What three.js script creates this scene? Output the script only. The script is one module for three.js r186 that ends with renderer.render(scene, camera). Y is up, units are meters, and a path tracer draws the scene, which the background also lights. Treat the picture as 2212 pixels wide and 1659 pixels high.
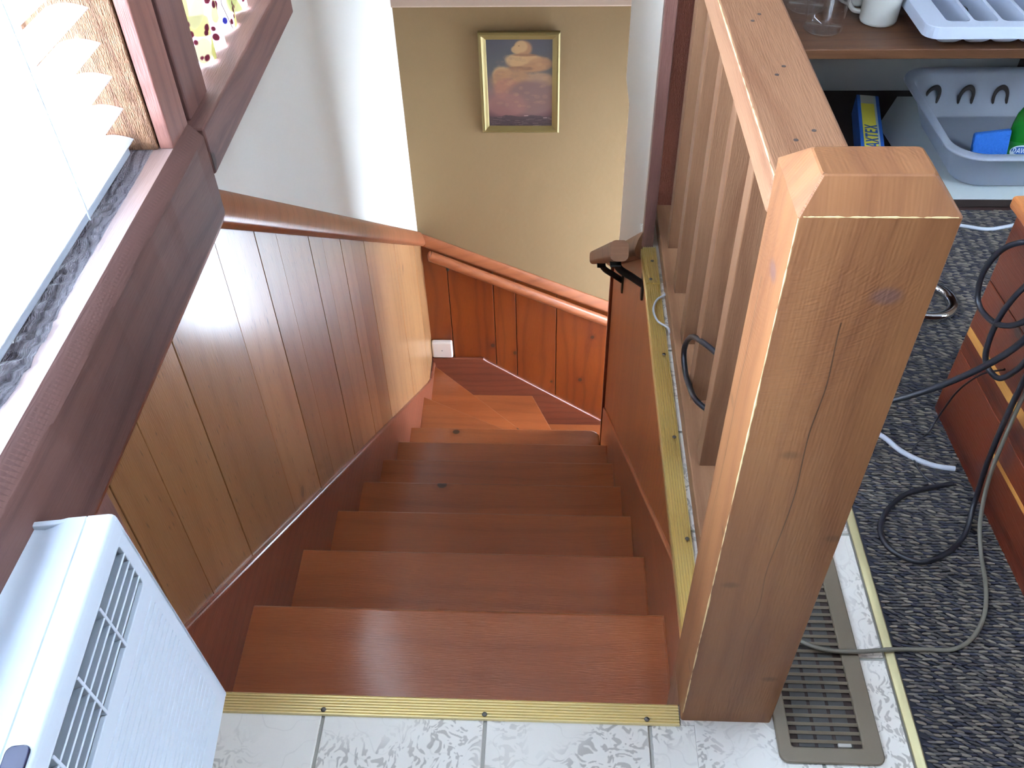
import * as THREE from 'three';
import { RoundedBoxGeometry } from 'three/addons/geometries/RoundedBoxGeometry.js';
import { mergeGeometries, mergeVertices, toCreasedNormals } from 'three/addons/utils/BufferGeometryUtils.js';
import { createNoise2D, createNoise3D } from 'simplex-noise';

// ---------------------------------------------------------------- camera, sky, exposure
const scene = new THREE.Scene();
const camera = new THREE.PerspectiveCamera(46.22, 4 / 3, 0.02, 60);
camera.rotation.order = 'YXZ';
camera.rotation.set(THREE.MathUtils.degToRad(-43.852), THREE.MathUtils.degToRad(3.6225), THREE.MathUtils.degToRad(-1.764));
camera.position.set(0, 1.2, 0);
scene.background = new THREE.Color(0.78, 0.95, 1.2);
scene.backgroundIntensity = 38;
const renderer = new THREE.WebGLRenderer({ antialias: true });
renderer.toneMapping = THREE.LinearToneMapping;
renderer.toneMappingExposure = 1.0;
renderer.shadowMap.enabled = true;

// ---------------------------------------------------------------- helpers
function rng(seed) { let s = seed >>> 0; return () => { s = (s + 0x6d2b79f5) | 0; let t = Math.imul(s ^ (s >>> 15), 1 | s); t = (t + Math.imul(t ^ (t >>> 7), 61 | t)) ^ t; return ((t ^ (t >>> 14)) >>> 0) / 4294967296; }; }
const R = rng(7);
const N2 = createNoise2D(rng(11)), N3 = createNoise3D(rng(23));
const lerp = (a, b, t) => a + (b - a) * t, clamp = (x, a = 0, b = 1) => Math.min(b, Math.max(a, x));
const sstep = (a, b, x) => { const t = clamp((x - a) / (b - a)); return t * t * (3 - 2 * t); };
const V = (x, y, z) => new THREE.Vector3(x, y, z);
const used = new Map();
function numbered(n) { const k = used.get(n) ?? 0; used.set(n, k + 1); return k ? n + '_' + String(k).padStart(3, '0') : n; }
function tag(o, label, category, group) { o.userData.label = label; o.userData.category = category; if (group) o.userData.group = group; return o; }
function thing(name, label, category, pos = [0, 0, 0], turn = 0, group) {
  const g = new THREE.Group(); g.name = numbered(name); g.position.set(...pos); g.rotation.y = turn; scene.add(g);
  return tag(g, label, category, group);
}
function mesh(name, geo, mat, parent) {
  const m = new THREE.Mesh(geo, mat); m.castShadow = m.receiveShadow = true;
  m.name = !parent || parent === scene ? numbered(name) : name;
  (parent ?? scene).add(m); return m;
}
function struct(name, geo, mat) { const m = mesh(name, geo, mat, scene); m.userData.kind = 'structure'; return m; }
function structGroup(name, pos, turn = 0) { const g = new THREE.Group(); g.name = numbered(name); g.position.set(...pos); g.rotation.y = turn; g.userData.kind = 'structure'; scene.add(g); return g; }
// texture coordinates in metres: u along the grain axis, v across it
function grain(geo, axis = 'x', off) {
  let g = geo.index ? geo.toNonIndexed() : geo;
  const p = g.attributes.position, n = g.attributes.normal, ai = 'xyz'.indexOf(axis), others = [0, 1, 2].filter((i) => i !== ai);
  const ou = off ? off[0] : R() * 7, ov = off ? off[1] : R() * 5, uv = new Float32Array(p.count * 2);
  for (let f = 0; f < p.count; f += 3) {
    const m = [0, 0, 0];
    for (let k = 0; k < 3; k++) for (let c = 0; c < 3; c++) m[c] += n.getComponent(f + k, c);
    const a = m.map(Math.abs), dom = a.indexOf(Math.max(...a));
    for (let k = 0; k < 3; k++) {
      let u, v;
      if (dom === ai) { u = p.getComponent(f + k, others[0]) * 0.3; v = p.getComponent(f + k, others[1]); }
      else { const acr = others[0] === dom ? others[1] : others[0]; u = p.getComponent(f + k, ai); v = p.getComponent(f + k, acr) + 0.4 * p.getComponent(f + k, dom); }
      uv[(f + k) * 2] = u + ou; uv[(f + k) * 2 + 1] = v + ov;
    }
  }
  g.setAttribute('uv', new THREE.BufferAttribute(uv, 2));
  for (const k of Object.keys(g.attributes)) if (!['position', 'normal', 'uv'].includes(k)) g.deleteAttribute(k);
  return g;
}
// box by its limits, edges rounded
function bx(x0, x1, y0, y1, z0, z1, r = 0.003, axis = 'x', off) {
  const w = x1 - x0, h = y1 - y0, d = z1 - z0;
  const g = r > 0 ? new RoundedBoxGeometry(w, h, d, 2, Math.min(r, w / 2.01, h / 2.01, d / 2.01)) : new THREE.BoxGeometry(w, h, d);
  g.translate((x0 + x1) / 2, (y0 + y1) / 2, (z0 + z1) / 2);
  return grain(g, axis, off);
}
function shapeOf(pts, holes = []) { const s = new THREE.Shape(pts.map((p) => new THREE.Vector2(p[0], p[1]))); for (const h of holes) s.holes.push(new THREE.Path(h.map((p) => new THREE.Vector2(p[0], p[1])))); return s; }
// plate: polygon with thickness. plane 'xy' (x,y; depth to +z), 'zy' (z,y; depth to +x), 'xz' (x,z; depth down from y = 0)
function plate(pts, depth, plane, bev = 0.002, axis = 'x', off, holes = [], seg = 2) {
  const flip = plane === 'zy' ? (p) => [-p[0], p[1]] : (p) => p;
  const s = pts.isShape ? pts : shapeOf(pts.map(flip), holes.map((h) => h.map(flip)));
  const g = new THREE.ExtrudeGeometry(s, { depth: depth - 2 * bev, bevelEnabled: bev > 0, bevelThickness: bev, bevelSize: bev, bevelOffset: -bev, bevelSegments: seg, curveSegments: 10 });
  g.translate(0, 0, bev);
  if (plane === 'zy') g.rotateY(Math.PI / 2);
  if (plane === 'xz') g.rotateX(Math.PI / 2);
  return grain(g, axis, off);
}
function rrect(x0, x1, y0, y1, r, n = 5) {
  const o = []; const c = [[x1 - r, y1 - r, 0], [x0 + r, y1 - r, 1], [x0 + r, y0 + r, 2], [x1 - r, y0 + r, 3]];
  for (const [cx, cy, q] of c) for (let i = 0; i <= n; i++) { const a = (q + i / n) * Math.PI / 2; o.push([cx + r * Math.cos(a), cy + r * Math.sin(a)]); }
  return o;
}
// prism of a closed profile [[a,b]] swept from P to Q, a along A and b along B
function sweep(prof, P, Q, A, B, axis = 'x', crease = 0.7, nseg = 1) {
  const pos = [], idx = [], n = prof.length;
  for (let s = 0; s <= nseg; s++) { const c = P.clone().lerp(Q, s / nseg); for (const [a, b] of prof) { const v = c.clone().addScaledVector(A, a).addScaledVector(B, b); pos.push(v.x, v.y, v.z); } }
  for (let s = 0; s < nseg; s++) for (let i = 0; i < n; i++) { const j = (i + 1) % n, a = s * n + i, b = s * n + j; idx.push(a, b, a + n, b, b + n, a + n); }
  const tri = THREE.ShapeUtils.triangulateShape(prof.map((p) => new THREE.Vector2(p[0], p[1])), []);
  for (const [a, b, c] of tri) { idx.push(a, c, b); idx.push(nseg * n + a, nseg * n + b, nseg * n + c); }
  let g = new THREE.BufferGeometry(); g.setAttribute('position', new THREE.Float32BufferAttribute(pos, 3)); g.setIndex(idx);
  // make the winding face outward
  const q = g.toNonIndexed().attributes.position; let vol = 0; const a = V(), b = V(), c = V();
  for (let i = 0; i < q.count; i += 3) { a.fromBufferAttribute(q, i); b.fromBufferAttribute(q, i + 1); c.fromBufferAttribute(q, i + 2); vol += a.dot(b.cross(c)); }
  if (vol < 0) { for (let i = 0; i < idx.length; i += 3) [idx[i], idx[i + 1]] = [idx[i + 1], idx[i]]; g.setIndex(idx); }
  g = toCreasedNormals(g, crease);
  return grain(g, axis);
}
function tube(pts, r, seg = 60, closed = false, rs = 8) { const c = new THREE.CatmullRomCurve3(pts.map((p) => V(...p)), closed); return new THREE.TubeGeometry(c, seg, r, rs, closed); }
function lathe(prof, seg = 40) { return new THREE.LatheGeometry(prof.map((p) => new THREE.Vector2(p[0], p[1])), seg); }
function cyl(r0, r1, h, x, y, z, seg = 20) { const g = new THREE.CylinderGeometry(r1, r0, h, seg); g.translate(x, y + h / 2, z); return g; }
function join(list) { return mergeGeometries(list.map((g) => { const q = g.index ? g.toNonIndexed() : g; for (const k of Object.keys(q.attributes)) if (!['position', 'normal', 'uv'].includes(k)) q.deleteAttribute(k); return q; })); }

// ---------------------------------------------------------------- textures
const toS = (x) => Math.round(255 * clamp(x <= 0.0031308 ? 12.92 * x : 1.055 * Math.pow(x, 1 / 2.4) - 0.055));
function dataTex(w, h, f, { srgb = true, mirror = true, rep = [1, 1] } = {}) {
  const d = new Uint8Array(w * h * 4);
  for (let y = 0; y < h; y++) for (let x = 0; x < w; x++) {
    const c = f((x + 0.5) / w, (y + 0.5) / h), o = (y * w + x) * 4;
    if (srgb) { d[o] = toS(c[0]); d[o + 1] = toS(c[1]); d[o + 2] = toS(c[2]); } else { const k = Math.round(255 * clamp(c)); d[o] = d[o + 1] = d[o + 2] = k; }
    d[o + 3] = 255;
  }
  const t = new THREE.DataTexture(d, w, h); t.magFilter = THREE.LinearFilter; t.minFilter = THREE.LinearMipmapLinearFilter; t.generateMipmaps = true;
  t.wrapS = t.wrapT = mirror ? THREE.MirroredRepeatWrapping : THREE.RepeatWrapping; t.repeat.set(...rep);
  if (srgb) t.colorSpace = THREE.SRGBColorSpace; t.needsUpdate = true; return t;
}
function canvasTex(w, h, draw) {
  const c = document.createElement('canvas'); c.width = w; c.height = h; draw(c.getContext('2d'), w, h);
  const t = new THREE.CanvasTexture(c); t.colorSpace = THREE.SRGBColorSpace; t.magFilter = THREE.LinearFilter; return t;
}
// wood: L x W metres of board, rings across, fibres along, knots, dings
function wood({ w = 1024, h = 512, L = 1.4, W = 0.42, light, dark, ring = 26, amt = 0.6, fibre = 0.2, knots = 0, knotC = [0.03, 0.012, 0.008], dings = 0, dingC = [0.05, 0.03, 0.02], tone = 0.25, seed = 1, wav = 0.02 }) {
  const r = rng(seed * 97 + 3), K = [], D = [], o = r() * 100;
  for (let i = 0; i < knots; i++) K.push([r() * L, r() * W, 0.006 + r() * 0.009]);
  for (let i = 0; i < dings; i++) D.push([r() * L, r() * W, 0.004 + r() * 0.012, 0.0008 + r() * 0.0012]);
  return dataTex(w, h, (u, v) => {
    const s = u * L, t = v * W; let tt = t + wav * N2(s * 1.3 + o, t * 4 + o) + 0.004 * N2(s * 5 + o, t * 20), kn = 0, halo = 0;
    for (const [a, b, q] of K) { const dx = (s - a) * 0.8, dy = t - b, d2 = dx * dx * 0.5 + dy * dy, d = Math.sqrt(d2); tt += Math.sign(dy) * q * 0.9 * Math.exp(-d2 / (q * q * 9)); const e = Math.sqrt((s - a) ** 2 * 0.7 + dy * dy) / q; kn = Math.max(kn, 1 - sstep(0.65, 1.05, e)); halo = Math.max(halo, 0.5 * (1 - sstep(0.8, 2.6, e))); }
    const ph = tt * ring * 6.2832 + 2.2 * N2(s * 0.5 + o, tt * 7), rr = 0.5 + 0.5 * Math.sin(ph), late = Math.pow(rr, 3);
    const fb = 0.5 + 0.5 * N2(s * 14 + o, tt * 420), fb2 = 0.5 + 0.5 * N2(s * 4, tt * 160 + o), tn = N2(s * 1.1 + 30 + o, t * 5);
    let k = clamp(late * amt + (fb - 0.5) * fibre + (fb2 - 0.5) * fibre + tone * tn + 0.22 + halo);
    const c = [0, 1, 2].map((i) => lerp(light[i], dark[i], k));
    if (kn > 0) for (let i = 0; i < 3; i++) c[i] = lerp(c[i], knotC[i], kn * 0.9);
    for (const [a, b, l, q] of D) { const e = Math.abs(s - a) / l, f = Math.abs(t - b - (s - a) * 0.1) / q; if (e < 1 && f < 1) { const m = 0.8 * (1 - e) * (1 - f * f); for (let i = 0; i < 3; i++) c[i] = lerp(c[i], dingC[i], m); } }
    return c;
  }, { rep: [1 / L, 1 / W] });
}
const fibreBump = dataTex(512, 512, (u, v) => 0.5 + 0.3 * N2(u * 10, v * 130) + 0.2 * N2(u * 24, v * 260), { srgb: false, rep: [1 / 0.6, 1 / 0.25] });
const roughSawn = dataTex(512, 512, (u, v) => 0.5 + 0.35 * N2(u * 14, v * 90) + 0.3 * N2(u * 60, v * 150), { srgb: false, rep: [1 / 0.35, 1 / 0.2] });
const plasterBump = dataTex(512, 512, (u, v) => 0.5 + 0.25 * N2(u * 6, v * 6) + 0.12 * N2(u * 24, v * 24) + 0.05 * N2(u * 90, v * 90), { srgb: false, rep: [1 / 0.8, 1 / 0.8] });

const std = (o) => new THREE.MeshStandardMaterial(o), phy = (o) => new THREE.MeshPhysicalMaterial(o);
const woodMat = (tex, rough = 0.4, o = {}) => phy({ map: tex, roughness: rough, bumpMap: fibreBump, bumpScale: 0.0004, specularIntensity: 0.8, ...o });
const T = {
  tread: wood({ light: [0.27, 0.074, 0.022], dark: [0.165, 0.038, 0.011], ring: 14, amt: 0.22, fibre: 0.22, tone: 0.3, knots: 1, seed: 1 }),
  plankL: wood({ light: [0.30, 0.15, 0.058], dark: [0.19, 0.082, 0.027], ring: 12, amt: 0.3, fibre: 0.2, knots: 1, dings: 230, dingC: [0.05, 0.025, 0.012], seed: 2, wav: 0.03, tone: 0.35, knotC: [0.12, 0.05, 0.02] }),
  plankB: wood({ light: [0.19, 0.040, 0.004], dark: [0.115, 0.018, 0.003], ring: 16, amt: 0.5, knots: 7, seed: 3, wav: 0.03, dings: 20, dingC: [0.08, 0.025, 0.01] }),
  trim: wood({ light: [0.30, 0.095, 0.038], dark: [0.17, 0.046, 0.018], ring: 26, amt: 0.35, seed: 4 }),
  skirt: wood({ light: [0.20, 0.055, 0.027], dark: [0.11, 0.026, 0.014], ring: 26, amt: 0.35, seed: 5 }),
  rail: wood({ light: [0.21, 0.105, 0.054], dark: [0.135, 0.057, 0.027], ring: 20, amt: 0.4, seed: 6, tone: 0.3 }),
  beam: wood({ light: [0.21, 0.10, 0.08], dark: [0.105, 0.046, 0.040], ring: 22, amt: 0.4, seed: 8, knots: 3, tone: 0.35 }),
  jamb: wood({ light: [0.24, 0.115, 0.055], dark: [0.13, 0.055, 0.026], ring: 40, amt: 0.6, fibre: 0.5, seed: 9, tone: 0.3 }),
  shelf: wood({ light: [0.13, 0.057, 0.026], dark: [0.07, 0.027, 0.012], ring: 26, amt: 0.4, seed: 10 }),
  chest: wood({ light: [0.13, 0.025, 0.009], dark: [0.06, 0.010, 0.004], ring: 10, amt: 0.6, knots: 5, seed: 12, wav: 0.05, tone: 0.35 }),
};
const M = {
  tread: woodMat(T.tread, 0.32, { clearcoat: 0.7, clearcoatRoughness: 0.13 }),
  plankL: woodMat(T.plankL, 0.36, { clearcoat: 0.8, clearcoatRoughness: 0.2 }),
  plankGlow: woodMat(T.plankL, 0.36, { clearcoat: 0.8, clearcoatRoughness: 0.2, color: new THREE.Color(1.35, 1.38, 1.45) }),  // paler boards, mostly far ones: stairwell glow put into the colour
  plankB: woodMat(T.plankB, 0.4, { clearcoat: 0.3, clearcoatRoughness: 0.3 }),
  trim: woodMat(T.trim, 0.3, { clearcoat: 0.4, clearcoatRoughness: 0.22 }),
  skirt: woodMat(T.skirt, 0.32, { clearcoat: 0.4, clearcoatRoughness: 0.22 }),
  rail: woodMat(T.rail, 0.5, { specularIntensity: 0.5 }),
  beam: woodMat(T.beam, 0.6),
  sillTopGlare: woodMat(wood({ light: [0.40, 0.27, 0.235], dark: [0.24, 0.145, 0.13], ring: 22, amt: 0.35, seed: 44, knots: 4, knotC: [0.1, 0.08, 0.09], tone: 0.35 }), 0.3, { clearcoat: 1, clearcoatRoughness: 0.22 }),  // lighter than the rest of the beam: window glare put into the colour
  jamb: woodMat(T.jamb, 0.7, { bumpMap: roughSawn, bumpScale: 0.0025 }),
  jambSmooth: woodMat(T.beam, 0.5, { color: new THREE.Color(1.25, 1.1, 1.0) }),
  casing: woodMat(T.beam, 0.35, { clearcoat: 0.3 }),
  beamFace: woodMat(T.beam, 0.6, { color: new THREE.Color(0.62, 0.60, 0.60) }),
  rough: woodMat(T.skirt, 0.75, { bumpMap: roughSawn, bumpScale: 0.003 }),
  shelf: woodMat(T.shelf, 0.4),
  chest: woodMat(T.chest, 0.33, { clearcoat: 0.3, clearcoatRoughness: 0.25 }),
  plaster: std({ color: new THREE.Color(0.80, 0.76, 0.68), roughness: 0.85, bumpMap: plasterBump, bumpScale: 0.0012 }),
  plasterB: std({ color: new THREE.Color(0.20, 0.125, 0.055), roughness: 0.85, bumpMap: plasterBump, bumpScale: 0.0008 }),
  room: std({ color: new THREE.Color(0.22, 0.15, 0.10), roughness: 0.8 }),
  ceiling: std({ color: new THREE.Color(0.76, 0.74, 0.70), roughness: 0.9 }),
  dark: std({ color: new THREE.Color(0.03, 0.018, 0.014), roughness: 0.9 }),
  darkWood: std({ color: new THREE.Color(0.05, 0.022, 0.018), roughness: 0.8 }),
  brass: phy({ color: new THREE.Color(0.74, 0.58, 0.22), metalness: 0.7, roughness: 0.33 }),
  brassPale: phy({ color: new THREE.Color(0.86, 0.73, 0.38), metalness: 0.55, roughness: 0.3 }),
  trimGold: phy({ color: new THREE.Color(0.66, 0.60, 0.33), metalness: 0.6, roughness: 0.4 }),
  screw: std({ color: new THREE.Color(0.10, 0.09, 0.08), metalness: 0.7, roughness: 0.4 }),
  white: phy({ color: new THREE.Color(0.66, 0.73, 0.80), roughness: 0.35 }),
  whiteIn: std({ color: new THREE.Color(0.30, 0.28, 0.29), roughness: 0.6 }),
  black: phy({ color: new THREE.Color(0.012, 0.013, 0.018), roughness: 0.35 }),
  iron: phy({ color: new THREE.Color(0.02, 0.022, 0.02), roughness: 0.45, metalness: 0.3 }),
};

// ---------------------------------------------------------------- room shell
const shell = [];
{ // stairwell end wall and its picture ledge
  const w = struct('wall_back', join([bx(-0.9, 0.40, -2.8, 2.2, -3.56, -3.44, 0), bx(0.40, 0.72, -0.8, 2.2, -3.56, -3.44, 0), bx(0.72, 1.8, -2.8, 2.2, -3.56, -3.44, 0), bx(0.40, 0.72, -2.8, -1.8, -3.56, -3.44, 0)]), M.plasterB);
  const led = plate([[-0.66, 2.2], [-0.66, -0.105], [-0.66, -0.122], [1.7, -0.122], [1.7, 2.2]], 0.03, 'xy', 0.008, 'x', undefined, [], 4); led.translate(0, 0, -3.442);
  mesh('upper_ledge', led, std({ color: new THREE.Color(0.46, 0.33, 0.25), roughness: 0.85 }), w);
}
struct('wall_right', join([bx(0.208, 0.3, -0.02, 2.2, -2.6, -1.905, 0.001, 'y', [0, 0]), bx(0.208, 0.2215, -0.02, 2.2, -1.906, -1.716, 0, 'y', [0, 0])]), M.plaster);
struct('wall_right_lower', bx(0.222, 0.31, -2.8, -0.005, -2.595, -0.585, 0), M.plaster);
struct('wall_kitchen', bx(0.3, 2.8, -0.25, 2.2, -2.62, -2.5, 0), M.plaster);
struct('wall_stairwell_front', bx(0.3, 1.8, -2.8, -0.2, -2.62, -2.5, 0), M.plaster);
struct('wall_under_stairs', bx(-0.72, 0.3, -2.8, -0.2, -0.555, -0.48, 0), M.plaster);
function holed(name, plane, pts, holes, depth, at, m) { const g = plate(pts, depth, plane, 0, 'y', [0, 0], holes); g.translate(...at); return struct(name, g, m); }
const rect = (a, b, c, d) => [[a, c], [b, c], [b, d], [a, d]];
holed('wall_stairwell_right', 'zy', rect(-3.5, -2.5, -2.8, 2.2), [rect(-3.38, -2.68, -2.1, -0.45)], 0.1, [0.82, 0, 0], M.plaster);
struct('wall_rear', bx(-0.75, 2.8, -0.25, 2.2, 2.3, 2.4, 0, 'y'), M.room);
holed('wall_right_room', 'zy', rect(-2.6, 2.4, -0.25, 2.2), [rect(-0.66, 0.1, 1.0, 2.1)], 0.1, [2.7, 0, 0], M.room);
holed('ceiling', 'xz', [[-0.9, -3.56], [2.8, -3.56], [2.8, 2.4], [-0.9, 2.4]], [[[0.35, -0.92], [0.75, -0.92], [0.75, -0.58], [0.35, -0.58]]], 0.1, [0, 2.25, 0], M.ceiling);  // unseen skylight opening, added for fill light from above
struct('floor_lower', bx(-0.9, 1.8, -2.95, -2.8, -3.56, -0.5, 0), M.shelf);

// ---------------------------------------------------------------- upper floor: slab and vinyl tiles
const tileTex = dataTex(1024, 1024, (u, v) => {
  const x = u * 0.9, y = v * 0.9, wx = x + 0.008 * N2(x * 24, y * 24), wy = y + 0.008 * N2(x * 24 + 7, y * 24);
  const st = N2(x * 1.3 + 50, y * 1.3), sx = st > 0 ? 1 : 0.55, sy = st > 0 ? 0.6 : 1;
  const a = N2(wx * 62 * sx + 3, wy * 62 * sy), b = N2(wx * 150 * sx, wy * 150 * sy + 9), reg = sstep(-0.5, 0.45, N2(x * 5 + 20, y * 5)), c = 0.5 + 0.5 * N2(x * 9, y * 9);
  const fl = sstep(0.12, 0.3, a * 0.6 + b * 0.55) * reg, vein = sstep(0.06, 0.0, Math.abs(N2(wx * 14 + 40, wy * 14))) * 0.4;
  const w = [0.86, 0.83, 0.75], g = [0.40, 0.37, 0.32]; let k = clamp(fl * 0.8 + vein * 0.5 + (c - 0.5) * 0.16);
  return [0, 1, 2].map((i) => lerp(w[i], g[i], k));
}, { rep: [1 / 0.9, 1 / 0.9] });
M.tile = phy({ map: tileTex, roughness: 0.38, specularIntensity: 0.7 });
const grout = std({ color: new THREE.Color(0.44, 0.43, 0.38), roughness: 0.9 });
const floor = struct('floor', join([bx(0.181, 0.2325, -0.2, -0.0035, -0.604, -0.575, 0), bx(-0.72, 0.232, -0.2, -0.0035, -0.575, 2.3, 0), bx(0.232, 2.75, -0.2, -0.0035, -2.5, 2.3, 0)]), grout);
{
  const xs = [-0.72, -0.5415, -0.315, -0.088, 0.139, 0.366, 0.4855], zs = [];
  for (let i = -5; i <= 4; i++) zs.push(-0.683 + 0.222 * i);
  zs[0] = -1.80;
  let n = 0;
  for (let i = 0; i < xs.length - 1; i++) for (let j = 0; j < zs.length - 1; j++) {
    let x0 = xs[i] + 0.0025, x1 = xs[i + 1] - 0.0025, z0 = zs[j] + 0.0025, z1 = zs[j + 1] - 0.0025;
    if (z0 < -0.575) { if (x1 < 0.24) { if (z1 > -0.575) z0 = -0.575; else if (x1 > 0.1 && xs[i + 1] > 0.3) x0 = 0.2; else continue; } else if (x0 < 0.2) { if (z1 > -0.575) { x0 = Math.max(x0, x0); } x0 = 0.2; } }
    if (x1 - x0 < 0.01 || z1 - z0 < 0.01) continue;
    const spots = [[0, 0], [0.31, 0.52], [0.55, 0.13], [0.13, 0.7], [0.7, 0.35]];
    const s = spots[(n++ * 3 + i) % 5];
    mesh('floor_tile', bx(x0, x1, -0.004, 0, z0, z1, 0.0012, i % 2 ? 'x' : 'z', [s[0] + 0.2 * R(), s[1] + 0.2 * R()]), M.tile, floor);
  }
  mesh('floor_tile', bx(0.1815, 0.2, -0.004, 0, -0.604, -0.575, 0, 'x', [0.3, 0.2]), M.tile, floor);
  // tile notch beside the newel in the nosing row
  mesh('floor_tile', bx(0.1415, 0.2, -0.004, 0, -0.575, -0.4635, 0.001, 'x', [0.3, 0.2]), M.tile, floor);
}
// carpet
const carpet = struct('floor_carpet', bx(0.497, 2.7, -0.003, 0.003, -2.5, 2.3, 0), std({ color: new THREE.Color(0.018, 0.018, 0.026), roughness: 1 }));
{
  const g = new THREE.SphereGeometry(1, 7, 5), list = [], r = rng(55), m4 = new THREE.Matrix4(), q = new THREE.Quaternion(), e = new THREE.Euler(), c = new THREE.Color();
  const px = 0.0112, pz = 0.0053;
  for (let j = 0, z = -1.9; z < -0.42; z += pz, j++) for (let i = 0, x = 0.508; x < 1.2; x += px, i++) list.push([x + ((j % 2) * px) / 2 + (r() - 0.5) * 0.003, z + (r() - 0.5) * 0.0016, i, j]);
  const im = new THREE.InstancedMesh(g, std({ color: 0xffffff, roughness: 1 }), list.length); im.name = 'carpet_pile'; im.userData.kind = 'stuff'; im.castShadow = im.receiveShadow = true;
  list.forEach(([x, z, i, j], k) => {
    e.set((r() - 0.5) * 0.3, -0.2 + (r() - 0.5) * 0.5, (r() - 0.5) * 0.25); q.setFromEuler(e);
    m4.compose(V(x, 0.004 + r() * 0.0015, z), q, V(0.0074 + r() * 0.0016, 0.0024, 0.0023)); im.setMatrixAt(k, m4);
    const pick = (i + 2 * j + (r() < 0.18 ? 1 : 0)) % 4, t = 0.8 + 0.4 * r();
    if (pick === 0) c.setRGB(0.17 * t, 0.145 * t, 0.115 * t); else if (pick === 2) c.setRGB(0.085 * t, 0.075 * t, 0.07 * t); else if (pick === 1) c.setRGB(0.03 * t, 0.03 * t, 0.042 * t); else c.setRGB(0.05 * t, 0.046 * t, 0.046 * t);
    im.setColorAt(k, c);
  });
  carpet.add(im);
}
{
  const prof = [[0.4855, 0], [0.499, 0], [0.499, 0.004], [0.4965, 0.0065], [0.4885, 0.0065], [0.4855, 0.004]];
  const s = mesh('carpet_edge_strip', sweep(prof, V(0, 0, -2.2), V(0, 0, 0.6), V(1, 0, 0), V(0, 1, 0), 'z'), M.trimGold);
  tag(s, 'pale gold metal edge strip between the tile border and the dark carpet', 'edge strip');
}

// ---------------------------------------------------------------- left wall, in its own frame (x out of the wall, z to the viewer)
const LW = [-0.55, 0, -0.6], LT = Math.atan(0.0285);
const capTop = (z) => 0.428 + (z + 0.649) * 0.717, skTop = (z) => 0.03 + (z + 0.091) * 0.757;
const wallLeft = structGroup('wall_left', LW, LT);
{
  const pl = (a, b, c, d, e = 0) => bx(-0.16, e, c, d, a, b, 0, 'z', [0, 0]);
  mesh('plaster', join([pl(-2.98, 2.95, -2.8, 0.40), pl(-2.98, -1.16, 0.40, 2.2), pl(-1.16, -0.70, 0.40, 0.50), pl(-1.16, -0.70, 2.06, 2.2), pl(-0.70, -0.56, 0.40, 2.2, -0.022), pl(-0.56, 0.8, 0.40, 0.45, -0.03), pl(-0.70, 0.8, 1.8, 2.2), pl(0.8, 2.95, 0.40, 2.2)]), M.plaster, wallLeft);
  mesh('panel_backing', plate([[-0.02, skTop(-0.02) - 0.2], [-0.02, 0.41], [-0.6, 0.41], [-2.88, capTop(-2.88) - 0.05], [-2.88, -2.3]], 0.003, 'zy', 0), M.darkWood, wallLeft);
  const zs = [-0.03, -0.088, -0.195, -0.357, -0.602, -0.788, -0.905, -1.12, -1.23, -1.40, -1.515, -1.678, -1.90, -2.17, -2.39, -2.62, -2.86];
  for (let i = 0; i < zs.length - 1; i++) {
    const a = zs[i] - 0.0011, b = zs[i + 1] + 0.0011, top = (z) => Math.min(0.445, capTop(z) - 0.03);
    const pts = [[a, Math.max(skTop(a), -1.86) - 0.03], [a, top(a)]];
    if (a > -0.6 && b < -0.6) pts.push([-0.6, top(-0.6)]);
    pts.push([b, top(b)], [b, Math.max(skTop(b), -1.86) - 0.03]);
    const g = plate(pts, 0.009, 'zy', 0.0009, 'y'); g.translate(i % 2 ? 0.001 : 0.0004, 0, 0);
    mesh('plank', g, [4, 8, 9, 11, 12, 13, 14, 15].includes(i) ? M.plankGlow : M.plankL, wallLeft);
  }
  // brown board closing the panelling at the near end
  mesh('end_board', bx(0, 0.03, -2.6, 0.42, -0.054, 0.12, 0.004, 'y'), M.beam, wallLeft);
  mesh('end_board', bx(-0.04, 0.012, 0.40, 0.59, -0.62, -0.552, 0.002, 'y'), M.darkWood, wallLeft);  // dark filler: its colour stands in for the shadow gap beside the beam
}
// sloping chair rail
const capProf = [[0, 0.034], [0.009, 0.034], [0.016, 0.026], [0.024, 0.008], [0.029, -0.012], [0.03, -0.022], [0.026, -0.031], [0.018, -0.036], [0, -0.036]];
{
  const g = sweep(capProf, V(0.004, capTop(-0.562) - 0.036, -0.562), V(0.004, capTop(-2.93) - 0.046, -2.93), V(1, 0, 0), V(0, 1.12, 0), 'z', 0.6);
  const t = structGroup('trim_1', LW, LT); mesh('chair_rail', g, M.trim, t); 
}
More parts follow.
